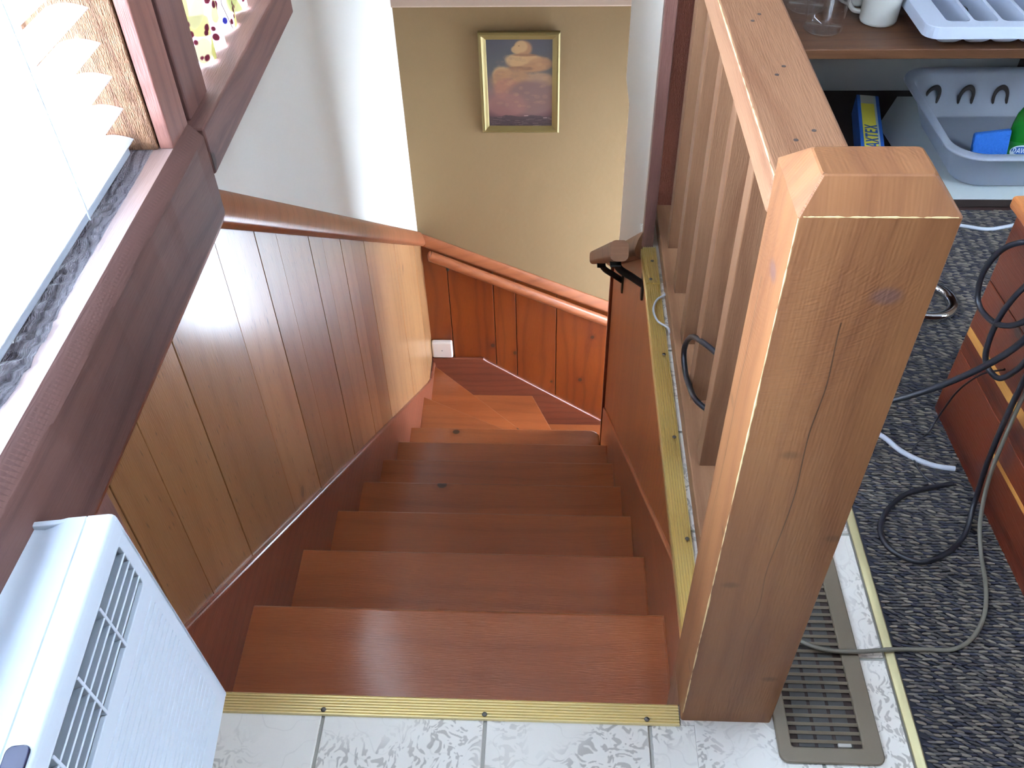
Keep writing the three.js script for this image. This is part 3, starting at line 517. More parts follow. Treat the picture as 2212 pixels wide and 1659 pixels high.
// ---------------------------------------------------------------- balustrade
{
  const b = thing('balustrade', 'brown wooden balustrade with thick chamfered newel post and flat balusters', 'balustrade');
  // newel post
  const ptex = dataTex(512, 2048, (u, v) => { // u across the post, v up it
    const s = v * 0.86, t = u * 0.2, o = 3; let tt = t + 0.012 * N2(s * 1.2 + o, t * 5) + 0.003 * N2(s * 5, t * 20);
    const kx = 0.085, ky = 0.743, d2 = (s - ky) ** 2 * 0.35 + (t - kx) ** 2; tt += Math.sign(t - kx) * 0.008 * Math.exp(-d2 / 0.0004);
    const rr = 0.5 + 0.5 * Math.sin(tt * 30 * 6.28 + 2 * N2(s * 0.6, tt * 8)), fb = N2(s * 12, tt * 420) * 0.5 + N2(s * 40, tt * 300 + 9) * 0.25, tn = N2(s * 2.2 + 8, t * 9);
    let k = clamp(0.25 + 0.25 * Math.pow(rr, 3) + 0.14 * fb + 0.3 * tn);
    let c = [lerp(0.19, 0.105, k), lerp(0.080, 0.036, k), lerp(0.030, 0.014, k)];
    const kn = 1 - sstep(0.5, 1.3, Math.sqrt(((s - ky) / 0.009) ** 2 + ((t - kx) / 0.013) ** 2)); c = c.map((x, i) => lerp(x, [0.10, 0.05, 0.04][i], kn * 0.75));
    for (const [a, b2] of [[0.55, 0.045], [0.42, 0.115], [0.12, 0.1], [0.33, 0.02]]) { const q = 1 - sstep(0.3, 1.4, Math.hypot((s - a) / 0.006, (t - b2) / 0.01)); c = c.map((x) => x * (1 - 0.35 * q)); }
    const cx = 0.058 + 0.003 * N2(s * 6, 1), cr = (s < 0.715 && s > 0.02) ? 1 - sstep(0.0, 0.0011, Math.abs(t - cx)) : 0, fade = sstep(0.2, 0.55, s); c = c.map((x) => x * (1 - 0.8 * cr * (0.25 + 0.75 * fade)));
    return c;
  }, { rep: [1 / 0.2, 1 / 0.86] });
  const sawn = dataTex(512, 2048, (u, v) => { const s = v * 0.86, t = u * 0.2, m = sstep(0.52, 0.66, s + 0.4 * t) , arc = Math.hypot(t - 0.0, s - 0.82); return 0.5 + 0.22 * m * sstep(0.80, 0.74, s) * sstep(0.075, 0.03, t - (s - 0.55) * 0.25) * N2(arc * 260, Math.atan2(t, 0.84 - s) * 5) + 0.12 * N2(s * 20, t * 260); }, { srgb: false, rep: [1 / 0.2, 1 / 0.86] });
  const pm = phy({ map: ptex, roughness: 0.5, bumpMap: sawn, bumpScale: 0.0006, specularIntensity: 0.5 });
  const x0 = 0.182, x1 = 0.3045, z0 = -0.672, z1 = -0.582, yb = 0.818, yt = 0.8445, r = 0.0035, ch = 0.022;
  // stacked outlines: shaft, then chamfered cap
  const ring = (i, y, rad) => rrect(x0 + i * 0.73, x1 - i * 1.02, z0 + i * 1.45, z1 - i * 0.73, rad, 3).map(([x, z]) => [x, y, z]);
  const lv = [ring(0, 0.0, r), ring(0, yb - 0.0012, r), ring(0.001, yb, r), ring(ch - 0.001, yt - 0.0012, 0.004), ring(ch + 0.001, yt, 0.004)];
  const pos = [], idx = [], n = lv[0].length; lv.forEach((q) => q.forEach((p) => pos.push(...p)));
  for (let s = 0; s < lv.length - 1; s++) for (let i = 0; i < n; i++) { const j = (i + 1) % n, a = s * n + i, c = s * n + j; idx.push(a, a + n, c, c, a + n, c + n); }
  for (let i = 1; i < n - 1; i++) { idx.push(0, i, i + 1); const q = (lv.length - 1) * n; idx.push(q, q + i + 1, q + i); }
  let g = new THREE.BufferGeometry(); g.setAttribute('position', new THREE.Float32BufferAttribute(pos, 3)); g.setIndex(idx); g = toCreasedNormals(g, 0.33);
  { const p = g.attributes.position, nn = g.attributes.normal, uv = new Float32Array(p.count * 2); for (let i = 0; i < p.count; i++) { const side = Math.abs(nn.getX(i)) > Math.abs(nn.getZ(i)); uv[2 * i] = side ? p.getZ(i) + 0.7 : p.getX(i) - x0; uv[2 * i + 1] = p.getY(i); if (Math.abs(nn.getY(i)) > 0.9) { uv[2 * i + 1] = p.getZ(i) + 1.4; } } g.setAttribute('uv', new THREE.BufferAttribute(uv, 2)); }
  mesh('newel_post', g, pm, b);
  const worn = phy({ color: new THREE.Color(0.50, 0.36, 0.17), roughness: 0.35 });
  const edge = (P, Q, out, acr, wf, n = 60) => { const pos = [], idx = []; for (let i = 0; i <= n; i++) { const c = P.clone().lerp(Q, i / n), w = wf(i / n); for (const [a, o] of [[-w, -w * 0.9], [-w * 0.45, 0.0], [w * 0.45, 0.0], [w, -w * 0.9]]) { const v = c.clone().addScaledVector(acr, a).addScaledVector(out, o + 0.0004); pos.push(v.x, v.y, v.z); } } for (let i = 0; i < n; i++) for (let j = 0; j < 3; j++) { const a = i * 4 + j; idx.push(a, a + 1, a + 4, a + 1, a + 5, a + 4); } const q = new THREE.BufferGeometry(); q.setAttribute('position', new THREE.Float32BufferAttribute(pos, 3)); q.setIndex(idx); q.computeVertexNormals(); mesh('worn_edge', q, worn, b); };
  const h2 = Math.SQRT1_2, nz = (k, s) => (t) => Math.max(0.00005, 0.0009 + 0.0008 * N2(t * k, s) + 0.0008 * N2(t * k * 4, s));
  edge(V(x0 + 0.00103, 0.02, z1 - 0.00103), V(x0 + 0.00103, yb - 0.002, z1 - 0.00103), V(-h2, 0, h2), V(h2, 0, h2), nz(9, 1), 120);
  edge(V(0.18282, 0.79868, -1.82), V(0.18282, 0.79868, -0.672), V(-h2, h2, 0), V(h2, h2, 0), nz(30, 2), 160);
  edge(V(x0 + 0.004, yb - 0.0006, z1 - 0.0003), V(x1 - 0.004, yb - 0.0006, z1 - 0.0003), V(0, 0.42, 0.9), V(0, 0.9, -0.42), (t) => 0.7 * nz(8, 3)(t), 40);
  mesh('newel_foot', bx(0.182, 0.2035, -0.2165, -0.001, -0.671, -0.606, 0.002, 'y'), M.rail, b);
  mesh('top_rail', bx(0.1815, 0.256, 0.7605, 0.8, -1.823, -0.6715, 0.0045, 'z'), M.rail, b);
  for (const [x, z] of [[0.222, -1.009], [0.212, -0.991], [0.226, -0.878], [0.216, -0.859], [0.23, -0.747], [0.211, -0.73]]) mesh('nail_hole', cyl(0.0022, 0.0022, 0.0012, x, 0.7992, z, 10), M.dark, b);
  mesh('bottom_rail', bx(0.2345, 0.306, 0.0005, 0.035, -1.823, -0.6715, 0.003, 'z'), M.rail, b);
  for (const z of [-0.858, -1.016, -1.173, -1.328, -1.488, -1.647]) { const g = plate([[0.2495, 0.0345], [0.286, 0.0345], [0.286, 0.66], [0.262, 0.7608], [0.2495, 0.7608]], 0.036, 'xy', 0.0016, 'y'); g.translate(0, 0, z - 0.036); mesh('baluster', g, M.rail, b); }
}
// ---------------------------------------------------------------- white wall heater (bottom left)
{
  const h = thing('air_conditioner', 'white slatted air conditioner under the window beam beside the top step', 'air conditioner', [-0.391, 0.181, -0.512], 0.0965);
  h.rotation.order = 'YXZ'; h.rotation.z = 0.057;
  const L = 0.78, Hh = 0.352;
  const body = [[-0.012, 0], [-0.012, 0.30], [-0.012, 0.338], [-0.1, 0.338], [-0.1, 0]];
  const inner = [[-0.045, 0.004], [-0.045, 0.33], [-0.1, 0.33], [-0.1, 0.004]];
  mesh('casing', sweep(inner, V(0, 0, 0.002), V(0, 0, L), V(1, 0, 0), V(0, 1, 0), 'z', 0.5), M.whiteIn, h);
  mesh('end_panel', plate([[0, 0], [0, 0.3465], [-0.002, 0.351], [-0.005, 0.352], [-0.1, 0.352], [-0.1, 0]], 0.006, 'xy', 0.0015), M.white, h);
  // moulded top: flat front strip, seam, shallow trough, raised rear lip
  const topP = [[-0.0003, 0.329], [-0.0003, 0.346], [-0.001, 0.3495], [-0.003, 0.3518], [-0.006, 0.3525], [-0.0255, 0.3525], [-0.0262, 0.3512], [-0.0272, 0.3525], [-0.044, 0.3525], [-0.052, 0.351], [-0.060, 0.3475], [-0.068, 0.345], [-0.076, 0.346], [-0.082, 0.350], [-0.0865, 0.352], [-0.092, 0.352], [-0.094, 0.345], [-0.1, 0.33], [-0.008, 0.326]];
  mesh('top_panel', sweep(topP, V(0, 0, 0.0), V(0, 0, L), V(1, 0, 0), V(0, 1, 0), 'z', 0.65), M.white, h);
  mesh('display', plate(rrect(-0.0235, -0.004, 0.222, 0.33, 0.006, 4), 0.003, 'xz', 0.001).translate(0, 0.3545, 0), phy({ color: new THREE.Color(0.01, 0.012, 0.04), roughness: 0.15 }), h);
  // front panel with grille opening and fine slots
  const slots = [rrect(0.019, 0.72, 0.264, 0.328, 0.004, 3)];
  for (let i = 0; i < 21; i++) { const y = 0.240 - i * 0.01045; slots.push([[0.020 + 0.003 * (i === 0), y], [0.73, y], [0.73, y + 0.0017], [0.020, y + 0.0017]]); }
  mesh('front_panel', plate([[0, 0], [0.0, 0.331], [L, 0.331], [L, 0]], 0.006, 'zy', 0.001, 'z', undefined, slots).translate(-0.006, 0, 0), M.white, h);
  const gr = new THREE.Group(); gr.name = 'grille'; h.add(gr);
  for (let i = 0; i < 4; i++) { const y = 0.328 - (i + 1) * 0.0128; const g = bx(-0.024, 0.0005, -0.0011, 0.0011, 0.019, 0.72, 0.0006, 'z'); g.rotateZ(0.35); g.translate(0, y, 0); mesh('louver', g, M.white, gr); }
  for (let z = 0.088; z < 0.7; z += 0.0665) mesh('cross_bar', bx(-0.012, 0.001, 0.264, 0.328, z - 0.0018, z + 0.0018, 0.0008, 'y'), M.white, gr);
  mesh('wall_mount', bx(-0.15, -0.1, 0.05, 0.2, 0.1, 0.6, 0.003), M.whiteIn, h);
}
// ---------------------------------------------------------------- floor vent
{
  const v = thing('floor_vent', 'brown metal floor register with horizontal louvers beside the newel post', 'floor vent');
  const vm = phy({ color: new THREE.Color(0.155, 0.125, 0.085), roughness: 0.4, metalness: 0.2 });
  const x0 = 0.308, x1 = 0.4465, za = -0.526, zb = -0.87, ix0 = 0.3265, ix1 = 0.4205, ja = -0.5475, jb = -0.848;
  const g = plate(rrect(x0, x1, zb, za, 0.012, 5), 0.006, 'xz', 0.0022, 'z', undefined, [rrect(ix0, ix1, jb, ja, 0.003, 3)], 3); g.translate(0, 0.0062, 0); mesh('frame', g, vm, v);
  mesh('duct', join([bx(ix0 - 0.003, ix1 + 0.003, -0.003, 0.0002, jb - 0.003, ja + 0.003, 0)]), M.dark, v);
  for (let i = 0; i < 24; i++) { const z = ja - 0.0085 - i * 0.01225; const f = bx(ix0 - 0.001, ix1 + 0.001, -0.0008, 0.0008, -0.0022, 0.0022, 0.0004); f.rotateX(0.6); f.translate(0, 0.0038, z); mesh('louver', f, vm, v); }
  for (const x of [0.348, 0.3735, 0.399]) mesh('damper', bx(x - 0.0105, x + 0.0105, 0.0004, 0.0014, jb, ja - 0.002, 0.0003), std({ color: new THREE.Color(0.035, 0.033, 0.03), roughness: 0.5 }), v);
  mesh('lever', bx(0.388, 0.406, 0.002, 0.006, -0.5535, -0.5485, 0.001), std({ color: new THREE.Color(0.5, 0.48, 0.42), roughness: 0.5 }), v);
}
// ---------------------------------------------------------------- open shelf unit and what stands in it
{
  const s = thing('shelf_unit', 'open dark brown wooden shelf unit holding mugs and a clear bin', 'shelf unit');
  mesh('upper_shelf', bx(0.32, 1.75, 0.3745, 0.396, -2.40, -1.843, 0.003, 'x'), M.shelf, s);
  mesh('lower_shelf', bx(0.32, 1.75, 0.016, 0.0365, -2.40, -1.846, 0.002, 'x'), M.dark, s);  // near-black colour stands in for shade on the unlit shelf
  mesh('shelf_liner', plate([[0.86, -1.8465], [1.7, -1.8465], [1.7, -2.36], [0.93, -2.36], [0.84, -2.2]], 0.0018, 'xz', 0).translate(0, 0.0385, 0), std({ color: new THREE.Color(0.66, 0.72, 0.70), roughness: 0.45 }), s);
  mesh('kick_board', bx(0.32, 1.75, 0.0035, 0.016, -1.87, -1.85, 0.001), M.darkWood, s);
  mesh('back_panel', bx(0.32, 1.75, 0.0365, 1.2, -2.415, -2.40, 0), std({ color: new THREE.Color(0.52, 0.52, 0.48), roughness: 0.8 }), s);
  mesh('side_panel', bx(0.30, 0.32, 0.0035, 1.2, -2.415, -1.845, 0.002, 'y'), M.shelf, s);
  mesh('side_panel', bx(1.75, 1.77, 0.0035, 1.2, -2.415, -1.845, 0.002, 'y'), M.shelf, s);
  mesh('top_board', bx(0.30, 1.77, 1.2, 1.222, -2.415, -1.843, 0.003, 'x'), M.shelf, s);
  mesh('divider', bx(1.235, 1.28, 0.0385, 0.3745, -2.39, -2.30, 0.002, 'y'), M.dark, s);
}
const china = phy({ color: new THREE.Color(0.62, 0.61, 0.55), roughness: 0.2, clearcoat: 0.4 });
function makeMug(label, pos, turn) {
  const m = thing('mug', label, 'mug', pos, turn, undefined);
  mesh('body', lathe([[0, 0.003], [0.032, 0.003], [0.034, 0], [0.0375, 0.002], [0.0395, 0.008], [0.0405, 0.05], [0.0405, 0.094], [0.039, 0.0955], [0.0375, 0.094], [0.0372, 0.05], [0.035, 0.01], [0, 0.008]], 48), china, m);
  const g = tube([[-0.037, 0.078, 0], [-0.058, 0.078, 0], [-0.068, 0.06, 0], [-0.066, 0.036, 0], [-0.054, 0.02, 0], [-0.038, 0.018, 0]], 0.0052, 40, false, 10); g.scale(1, 1, 1.35);
  mesh('handle', g, china, m);
  return m;
}
makeMug('white china mug on the upper shelf in front of the other mug', [0.6925, 0.3965, -1.985], -0.25);
makeMug('white china mug half hidden behind the other white mug', [0.672, 0.3965, -2.10], 0.9);
{
  const gm = phy({ color: 0xffffff, transmission: 1, roughness: 0.02, thickness: 0, ior: 1.5 });
  const pr = [[0, 0.004], [0.036, 0.004], [0.040, 0.001], [0.0415, 0.006], [0.0425, 0.12], [0.0415, 0.121], [0.0405, 0.12], [0.039, 0.012], [0, 0.009]];
  const a = thing('drinking_glass', 'clear drinking glass on the upper shelf nearest the shelf edge', 'glass', [0.567, 0.3962, -1.945]); mesh('glass_body', lathe(pr, 40), gm, a);
  const b = a.clone(); b.name = numbered('drinking_glass'); b.position.set(0.553, 0.3962, -2.06); scene.add(b); b.userData = { label: 'clear glass tankard standing behind the nearest drinking glass', category: 'glass' };
  mesh('handle', tube([[0.041, 0.095, 0], [0.062, 0.09, 0.01], [0.066, 0.05, 0.012], [0.041, 0.025, 0.004]], 0.005, 24), gm, b);
}
{ // cutlery tray
  const t = thing('cutlery_tray', 'white plastic cutlery tray with rounded compartments on the upper shelf', 'cutlery tray', [0, 0.3965, 0]);
  const tm = phy({ color: new THREE.Color(0.66, 0.73, 0.86), roughness: 0.35 });
  const X0 = 0.737, n = 6, pit = 0.056, zf = -1.815, zb = -2.22, x1 = 0.776 + n * pit + 0.03, holes = [];
  for (let i = 0; i < n; i++) holes.push(rrect(0.779 + i * pit + 0.004, 0.779 + (i + 1) * pit - 0.004, zb + 0.03, zf - 0.03, 0.012, 4));
  const rim = plate(rrect(X0, x1, zb, zf, 0.03, 6), 0.005, 'xz', 0.0012, 'x', undefined, holes, 3); rim.translate(0, 0.056, 0); mesh('rim', rim, tm, t);
  // outer skirt
  const lipO = rrect(X0, x1, zb, zf, 0.03, 6), lipI = rrect(X0 + 0.003, x1 - 0.003, zb + 0.003, zf - 0.003, 0.028, 6);
  mesh('skirt', plate(lipO, 0.022, 'xz', 0.0015, 'x', undefined, [lipI], 2).translate(0, 0.053, 0), tm, t);
  for (let i = 0; i < n; i++) { // tapering cells with rounded bottoms
    const a = 0.779 + i * pit + 0.0015, b = a + pit - 0.003, ring = (k, y) => rrect(a + k, b - k, zb + 0.03 + k * 2, zf - 0.028 - k * 3.6, 0.012 - k * 0.2, 4).map(([x, z]) => [x, y, z]);
    const lv = [ring(0, 0.054), ring(0.0012, 0.03), ring(0.003, 0.012), ring(0.007, 0.003), ring(0.013, 0.0), ring(0.013, 0.0022), ring(0.009, 0.0045), ring(0.0052, 0.0125), ring(0.0034, 0.03), ring(0.0022, 0.054)], pos = [], idx = [], m = lv[0].length;
    lv.forEach((q) => q.forEach((p) => pos.push(...p)));
    for (let s = 0; s < lv.length - 1; s++) for (let j = 0; j < m; j++) { const k = (j + 1) % m, p = s * m + j, q = s * m + k; idx.push(p, q, p + m, q, q + m, p + m); }
    for (let j = 1; j < m - 1; j++) { const q = 4 * m; idx.push(q, q + j, q + j + 1); const u = 5 * m; idx.push(u, u + j + 1, u + j); }
    const g = new THREE.BufferGeometry(); g.setAttribute('position', new THREE.Float32BufferAttribute(pos, 3)); g.setIndex(idx); g.computeVertexNormals(); mesh('compartment', g, tm, t);
  }
  const steel = phy({ color: new THREE.Color(0.30, 0.30, 0.32), metalness: 0.95, roughness: 0.22 });
  const handleMat = phy({ color: new THREE.Color(0.012, 0.016, 0.045), roughness: 0.3 });
  const piece = (name, label, i, kind) => {
    const o = thing(name, label, name, [0.779 + (i + 0.5) * pit, 0.3965 + 0.012, -1.872]);
    const hp = rrect(-0.009, 0.009, -0.10, 0, 0.007, 4), hg = plate(hp, 0.004, 'xz', 0.0015); hg.translate(0, 0.008, 0); mesh('handle', hg, handleMat, o);
    if (kind === 'spoon') { const g = new THREE.SphereGeometry(1, 18, 10, 0, 7, Math.PI / 2, Math.PI / 2); g.scale(0.018, 0.008, 0.028); g.translate(0, 0.010, -0.125); mesh('bowl', g, steel, o).material.side = THREE.DoubleSide; }
    if (kind === 'fork') for (const k of [-1.5, -0.5, 0.5, 1.5]) mesh('tine', bx(k * 0.006 - 0.0016, k * 0.006 + 0.0016, 0.005, 0.008, -0.165, -0.095, 0.001), steel, o);
    if (kind === 'knife') mesh('blade', plate([[-0.007, -0.10], [0.008, -0.10], [0.008, -0.2], [0, -0.215], [-0.007, -0.2]], 0.002, 'xz', 0.0005).translate(0, 0.0075, 0), steel, o);
  };
  piece('knife', 'dark-handled knife in the leftmost compartment of the white cutlery tray', 0, 'knife');
  piece('spoon', 'dark-handled spoon in the second compartment from the left of the cutlery tray', 1, 'spoon');
  piece('fork', 'dark-handled fork in the third compartment of the white cutlery tray', 2, 'fork');
  piece('spoon', 'dark-handled spoon in the fourth compartment of the white cutlery tray', 3, 'spoon');
}
{ // waxed paper carton
  const b = thing('wrap_box', 'long blue and yellow carton of waxed paper lying on the lower shelf', 'carton', [0.782, 0.0370, -2.10], -0.19);
  const tex = canvasTex(256, 1024, (c, w, h) => {
    c.fillStyle = '#2d62b4'; c.fillRect(0, 0, w, h); c.fillStyle = '#e6d84a'; c.fillRect(36, 0, w - 72, h); c.fillStyle = '#cfd0bf'; c.fillRect(36, 0, w - 72, 150); c.fillStyle = '#b9c9c4'; c.fillRect(w - 62, 0, 26, h);
    c.save(); c.translate(w / 2 + 74, 1000); c.rotate(-Math.PI / 2); c.fillStyle = '#1d4f9c'; c.scale(0.60, 1); c.font = 'bold 205px sans-serif'; c.fillText('WAXTEX', 0, 0); c.restore();
  });
  const W = 0.056, H = 0.055, L = 0.32, plain = std({ color: new THREE.Color(0.03, 0.11, 0.35), roughness: 0.5 }), top = std({ map: tex, roughness: 0.5 });
  mesh('carton', new RoundedBoxGeometry(W, H, L, 2, 0.0015).translate(0, H / 2 + 0.0005, 0), plain, b);
  const pg = new THREE.PlaneGeometry(W - 0.003, L - 0.003); pg.rotateX(-Math.PI / 2); pg.translate(0, H + 0.0009, 0); mesh('printed_top', pg, top, b);
  mesh('end_flap', bx(-W / 2 + 0.004, W / 2 - 0.004, 0.004, H - 0.004, L / 2, L / 2 + 0.0008, 0), std({ color: new THREE.Color(0.6, 0.52, 0.1), roughness: 0.5 }), b);
}
{ // translucent bin
  const b = thing('dish_bin', 'translucent white plastic bin with arched slots on the lower shelf', 'bin', [0, 0.0388, 0]);
  const pm = phy({ color: new THREE.Color(0.80, 0.86, 0.95), roughness: 0.45, transmission: 0.55, thickness: 0 });
  const ring = (k, y, zk = k) => rrect(0.885 + k, 1.38 - k, -2.30 + zk, -1.835 - zk * 1.05, 0.075 - k * 0.3, 8).map(([x, z]) => [x, y, z]);
  const lv = [ring(0.066, 0.0), ring(0.060, 0.004), ring(0.022, 0.098), ring(0.004, 0.106), ring(0, 0.104), ring(0.002, 0.111), ring(0.018, 0.111), ring(0.026, 0.102), ring(0.065, 0.008), ring(0.072, 0.005)], pos = [], idx = [], m = lv[0].length;
  lv.forEach((q) => q.forEach((p) => pos.push(...p)));
  for (let s = 0; s < lv.length - 1; s++) for (let j = 0; j < m; j++) { const k = (j + 1) % m, p = s * m + j, q = s * m + k; idx.push(p, p + m, q, q, p + m, q + m); }
  for (let j = 1; j < m - 1; j++) { idx.push(0, j, j + 1); const q = (lv.length - 1) * m; idx.push(q, q + j + 1, q + j); }
  const g = new THREE.BufferGeometry(); g.setAttribute('position', new THREE.Float32BufferAttribute(pos, 3)); g.setIndex(idx); g.computeVertexNormals(); mesh('tub', g, pm, b);
  const arch = std({ color: new THREE.Color(0.035, 0.026, 0.022), roughness: 0.6 });
  for (const [x, tilt] of [[0.975, 0.35], [1.063, 0], [1.15, -0.3]]) { const a = new THREE.TorusGeometry(0.017, 0.0042, 8, 20, Math.PI); a.scale(1, 1.7, 1); const u = join([a, cyl(0.0042, 0.0042, 0.02, -0.017, -0.02, 0, 8), cyl(0.0042, 0.0042, 0.02, 0.017, -0.02, 0, 8)]); u.rotateZ(tilt * -0.5); u.translate(x, 0.05, -2.25); mesh('arched_slot', u, arch, b); }
}
{ // cloth sponge
  const s = mesh('sponge', new RoundedBoxGeometry(0.085, 0.075, 0.014, 3, 0.006), phy({ color: new THREE.Color(0.03, 0.20, 0.72), roughness: 0.9, bumpMap: plasterBump, bumpScale: 0.004 }));
  s.position.set(1.012, 0.119, -1.945); s.rotation.set(-0.12, 0.06, 0.1); tag(s, 'bright blue rectangular sponge standing in the translucent bin', 'sponge');
}
{ // washing-up bottle
  const b = thing('soap_bottle', 'green washing-up liquid bottle with white cap inside the bin', 'bottle', [1.098, 0.0445, -1.985]);
  const gm = phy({ color: new THREE.Color(0.012, 0.23, 0.02), roughness: 0.12, transmission: 0.25, thickness: 0.0, clearcoat: 0.5 });
  const body = lathe([[0, 0], [0.03, 0], [0.036, 0.004], [0.038, 0.03], [0.036, 0.07], [0.031, 0.095], [0.031, 0.11], [0.028, 0.135], [0.02, 0.152], [0.0115, 0.16], [0.0115, 0.168]], 40); body.scale(1, 1, 0.62); mesh('body', body, gm, b);
  mesh('cap', lathe([[0.0135, 0.163], [0.0135, 0.178], [0.011, 0.181], [0.008, 0.19], [0.006, 0.2], [0, 0.201]], 24), phy({ color: new THREE.Color(0.75, 0.85, 0.9), roughness: 0.35 }), b);
  const tex = canvasTex(512, 320, (c, w, h) => { c.fillStyle = '#1a7a2a'; c.fillRect(0, 0, w, h); c.fillStyle = '#e9f1fa'; c.beginPath(); c.ellipse(w / 2, 130, 190, 96, 0, 0, 7); c.fill(); c.fillStyle = '#2a5fb0'; c.beginPath(); c.ellipse(w / 2, 112, 168, 56, 0, 0, 7); c.fill(); c.fillStyle = '#f6f9ff'; c.font = 'bold 100px sans-serif'; c.textAlign = 'center'; c.fillText('DAWN', w / 2, 148); c.fillStyle = '#cfe6cf'; c.fillRect(70, 246, 372, 10); c.fillRect(90, 276, 332, 8); });
  const lg = new THREE.CylinderGeometry(0.0372, 0.0385, 0.058, 30, 1, true, -0.95, 1.9); lg.scale(1, 1, 0.63); lg.translate(0, 0.045, 0); mesh('label', lg, phy({ map: tex, roughness: 0.35 }), b);
}
// ---------------------------------------------------------------- cedar chest
{
  const c = thing('wooden_chest', 'reddish cedar chest with yellow sapwood streaks standing on the carpet', 'chest', [0.7, 0.0035, -1.193], 0.041);
  const sap = woodMat(wood({ light: [0.50, 0.24, 0.055], dark: [0.40, 0.15, 0.03], ring: 20, amt: 0.4, seed: 41 }), 0.4);
  const ys = [0.0, 0.148, 0.296, 0.425];
  for (let i = 0; i < 3; i++) { mesh('board', bx(0, 0.02, ys[i] + 0.0006, ys[i + 1] - 0.0006, 0, 0.95, 0.0025, 'z'), M.chest, c); mesh('board', bx(0.021, 0.5, ys[i] + 0.0006, ys[i + 1] - 0.0006, -0.0005, 0.018, 0.0025, 'x'), M.chest, c); }
  const st = (y0, y1, a, b, th) => { const g = plate([[a, y0 - th / 2], [b, y1 - th * 0.7], [b, y1 + th * 0.7], [a, y0 + th / 2]], 0.001, 'zy', 0.0002, 'z'); g.translate(-0.0006, 0, 0); mesh('sapwood_streak', g, sap, c); };
  st(0.192, 0.208, 0.004, 0.4, 0.016); st(0.096, 0.112, 0.20, 0.7, 0.008);
  mesh('inner_lining', bx(0.02, 0.5, 0.004, 0.42, 0.018, 0.94, 0), M.chest, c);
  mesh('lid', bx(-0.012, 0.51, 0.425, 0.447, -0.012, 0.96, 0.006, 'z'), woodMat(wood({ light: [0.42, 0.16, 0.05], dark: [0.28, 0.08, 0.025], ring: 18, amt: 0.5, seed: 42 }), 0.33), c);
}
// ---------------------------------------------------------------- cords
const cord = (name, label, pts, r, mat, seg = 120, cat = 'cord') => tag(mesh(name, tube(pts, r, seg), mat), label, cat);
const greyCord = phy({ color: new THREE.Color(0.14, 0.13, 0.10), roughness: 0.5 }), whiteCord = phy({ color: new THREE.Color(0.62, 0.66, 0.72), roughness: 0.4 });
cord('power_cord', 'thin grey-brown flat cord crossing the floor vent and gold edge strip', [[0.352, 0.009, -0.715], [0.368, 0.012, -0.700], [0.398, 0.0115, -0.689], [0.444, 0.0105, -0.688], [0.495, 0.0105, -0.693], [0.54, 0.009, -0.695], [0.584, 0.009, -0.697], [0.616, 0.009, -0.716], [0.646, 0.009, -0.756], [0.664, 0.009, -0.804], [0.676, 0.010, -0.864], [0.681, 0.03, -0.905], [0.684, 0.09, -0.94], [0.686, 0.2, -0.96], [0.688, 0.33, -0.97], [0.69, 0.47, -0.97], [0.73, 0.4545, -0.93]], 0.0034, greyCord);
cord('black_cable', 'thick black cable sweeping from the cedar chest to the balusters', [[0.72, 0.455, -0.985], [0.682, 0.43, -0.99], [0.668, 0.33, -1.0], [0.61, 0.21, -1.04], [0.52, 0.13, -1.07], [0.42, 0.11, -1.07], [0.34, 0.145, -1.065], [0.285, 0.20, -1.09], [0.255, 0.185, -1.16], [0.243, 0.14, -1.226], [0.238, 0.10, -1.238], [0.240, 0.075, -1.215], [0.243, 0.08, -1.16], [0.248, 0.10, -1.105], [0.27, 0.105, -1.07], [0.31, 0.06, -1.062], [0.36, 0.008, -1.07]], 0.0052, M.black, 160);
cord('black_cable', 'black cable hanging down the chest side and looping on the carpet', [[0.72, 0.455, -0.955], [0.683, 0.44, -0.96], [0.676, 0.3, -0.965], [0.682, 0.12, -0.962], [0.684, 0.03, -0.945], [0.662, 0.0095, -0.901], [0.621, 0.0095, -0.864], [0.574, 0.0095, -0.847], [0.537, 0.0095, -0.871], [0.531, 0.0095, -0.907], [0.55, 0.0095, -0.945], [0.59, 0.0095, -0.982], [0.63, 0.0095, -0.996], [0.675, 0.0095, -1.008]], 0.0045, M.black, 140);
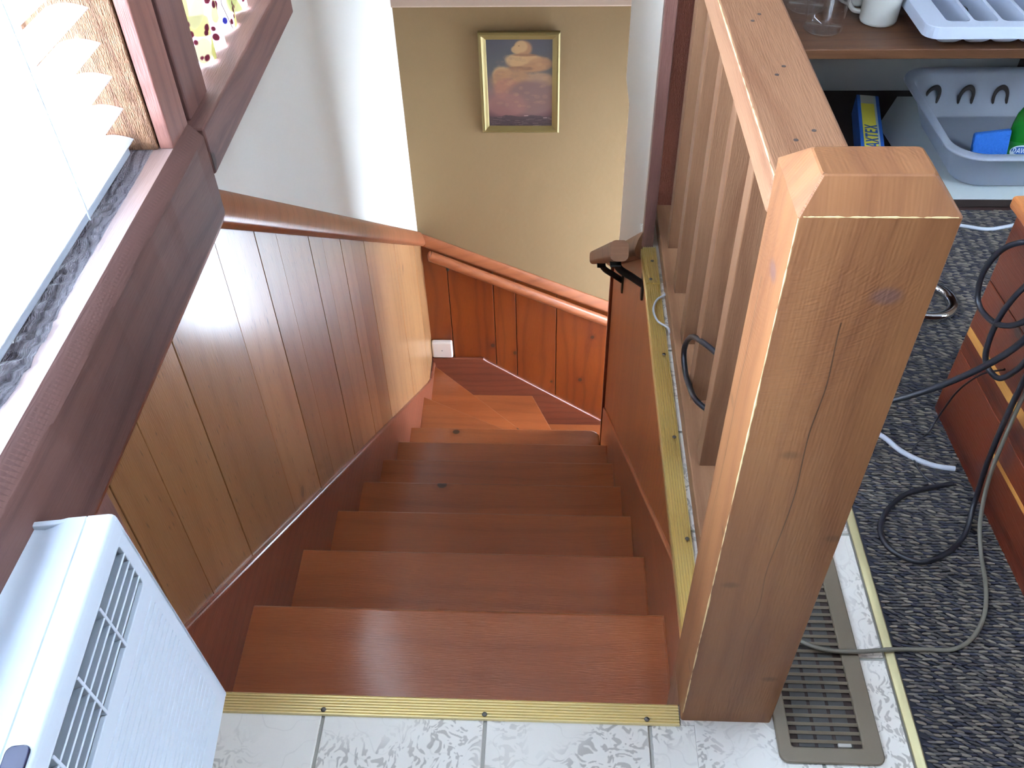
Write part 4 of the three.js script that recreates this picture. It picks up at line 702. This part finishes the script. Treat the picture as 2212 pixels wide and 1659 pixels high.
cord('black_cable', 'black cable coiled in open loops against the chest side near its lid', [[0.735, 0.456, -1.04], [0.68, 0.455, -1.075], [0.655, 0.42, -1.11], [0.650, 0.35, -1.13], [0.654, 0.312, -1.115], [0.66, 0.318, -1.06], [0.672, 0.355, -1.02], [0.70, 0.453, -1.0], [0.70, 0.46, -1.03], [0.672, 0.40, -1.05], [0.66, 0.32, -1.06], [0.664, 0.25, -1.05], [0.672, 0.245, -1.02], [0.676, 0.29, -0.99], [0.682, 0.36, -0.975], [0.72, 0.455, -0.965]], 0.0045, M.black, 200);
cord('thin_wire', 'thin black wire trailing down the chest side to the carpet', [[0.678, 0.262, -1.02], [0.682, 0.2, -1.075], [0.685, 0.12, -1.12], [0.686, 0.05, -1.14], [0.672, 0.009, -1.13], [0.63, 0.0085, -1.08], [0.632, 0.0085, -1.03], [0.65, 0.0085, -1.0]], 0.0017, M.black, 80, 'wire');
cord('white_cable', 'white cable lying on the carpet between the newel post and chest', [[0.50, 0.0095, -1.15], [0.56, 0.0095, -1.135], [0.587, 0.0095, -1.114], [0.612, 0.0095, -1.078], [0.653, 0.0095, -1.049], [0.69, 0.0095, -1.041]], 0.0048, whiteCord);
cord('white_cable', 'white cable lying on the carpet in front of the shelf unit', [[0.80, 0.0095, -1.80], [0.93, 0.0095, -1.779], [0.983, 0.0095, -1.766], [1.035, 0.0095, -1.778], [1.12, 0.0095, -1.81]], 0.0045, whiteCord);
cord('thin_wire', 'thin white wire looping out over the brass landing strip', [[0.252, 0.010, -1.519], [0.236, 0.012, -1.512], [0.218, 0.012, -1.498], [0.208, 0.012, -1.475], [0.206, 0.012, -1.452], [0.213, 0.012, -1.424], [0.232, 0.012, -1.402], [0.25, 0.010, -1.39]].map(([x, y, z]) => [Math.min(x, 0.2335), y, z]), 0.0024, whiteCord, 80, 'wire');
{
  const g = new THREE.TorusGeometry(0.055, 0.011, 16, 48); g.rotateX(Math.PI / 2); g.translate(0.765, 0.0165, -1.495);
  tag(mesh('chrome_ring', g, phy({ color: new THREE.Color(0.75, 0.77, 0.8), metalness: 1, roughness: 0.12 })), 'shiny chrome ring base on the carpet just behind the newel post', 'ring base');
}
scene.traverse((o) => { if (o.isMesh) { o.castShadow = true; o.receiveShadow = true; } });
renderer.render(scene, camera);
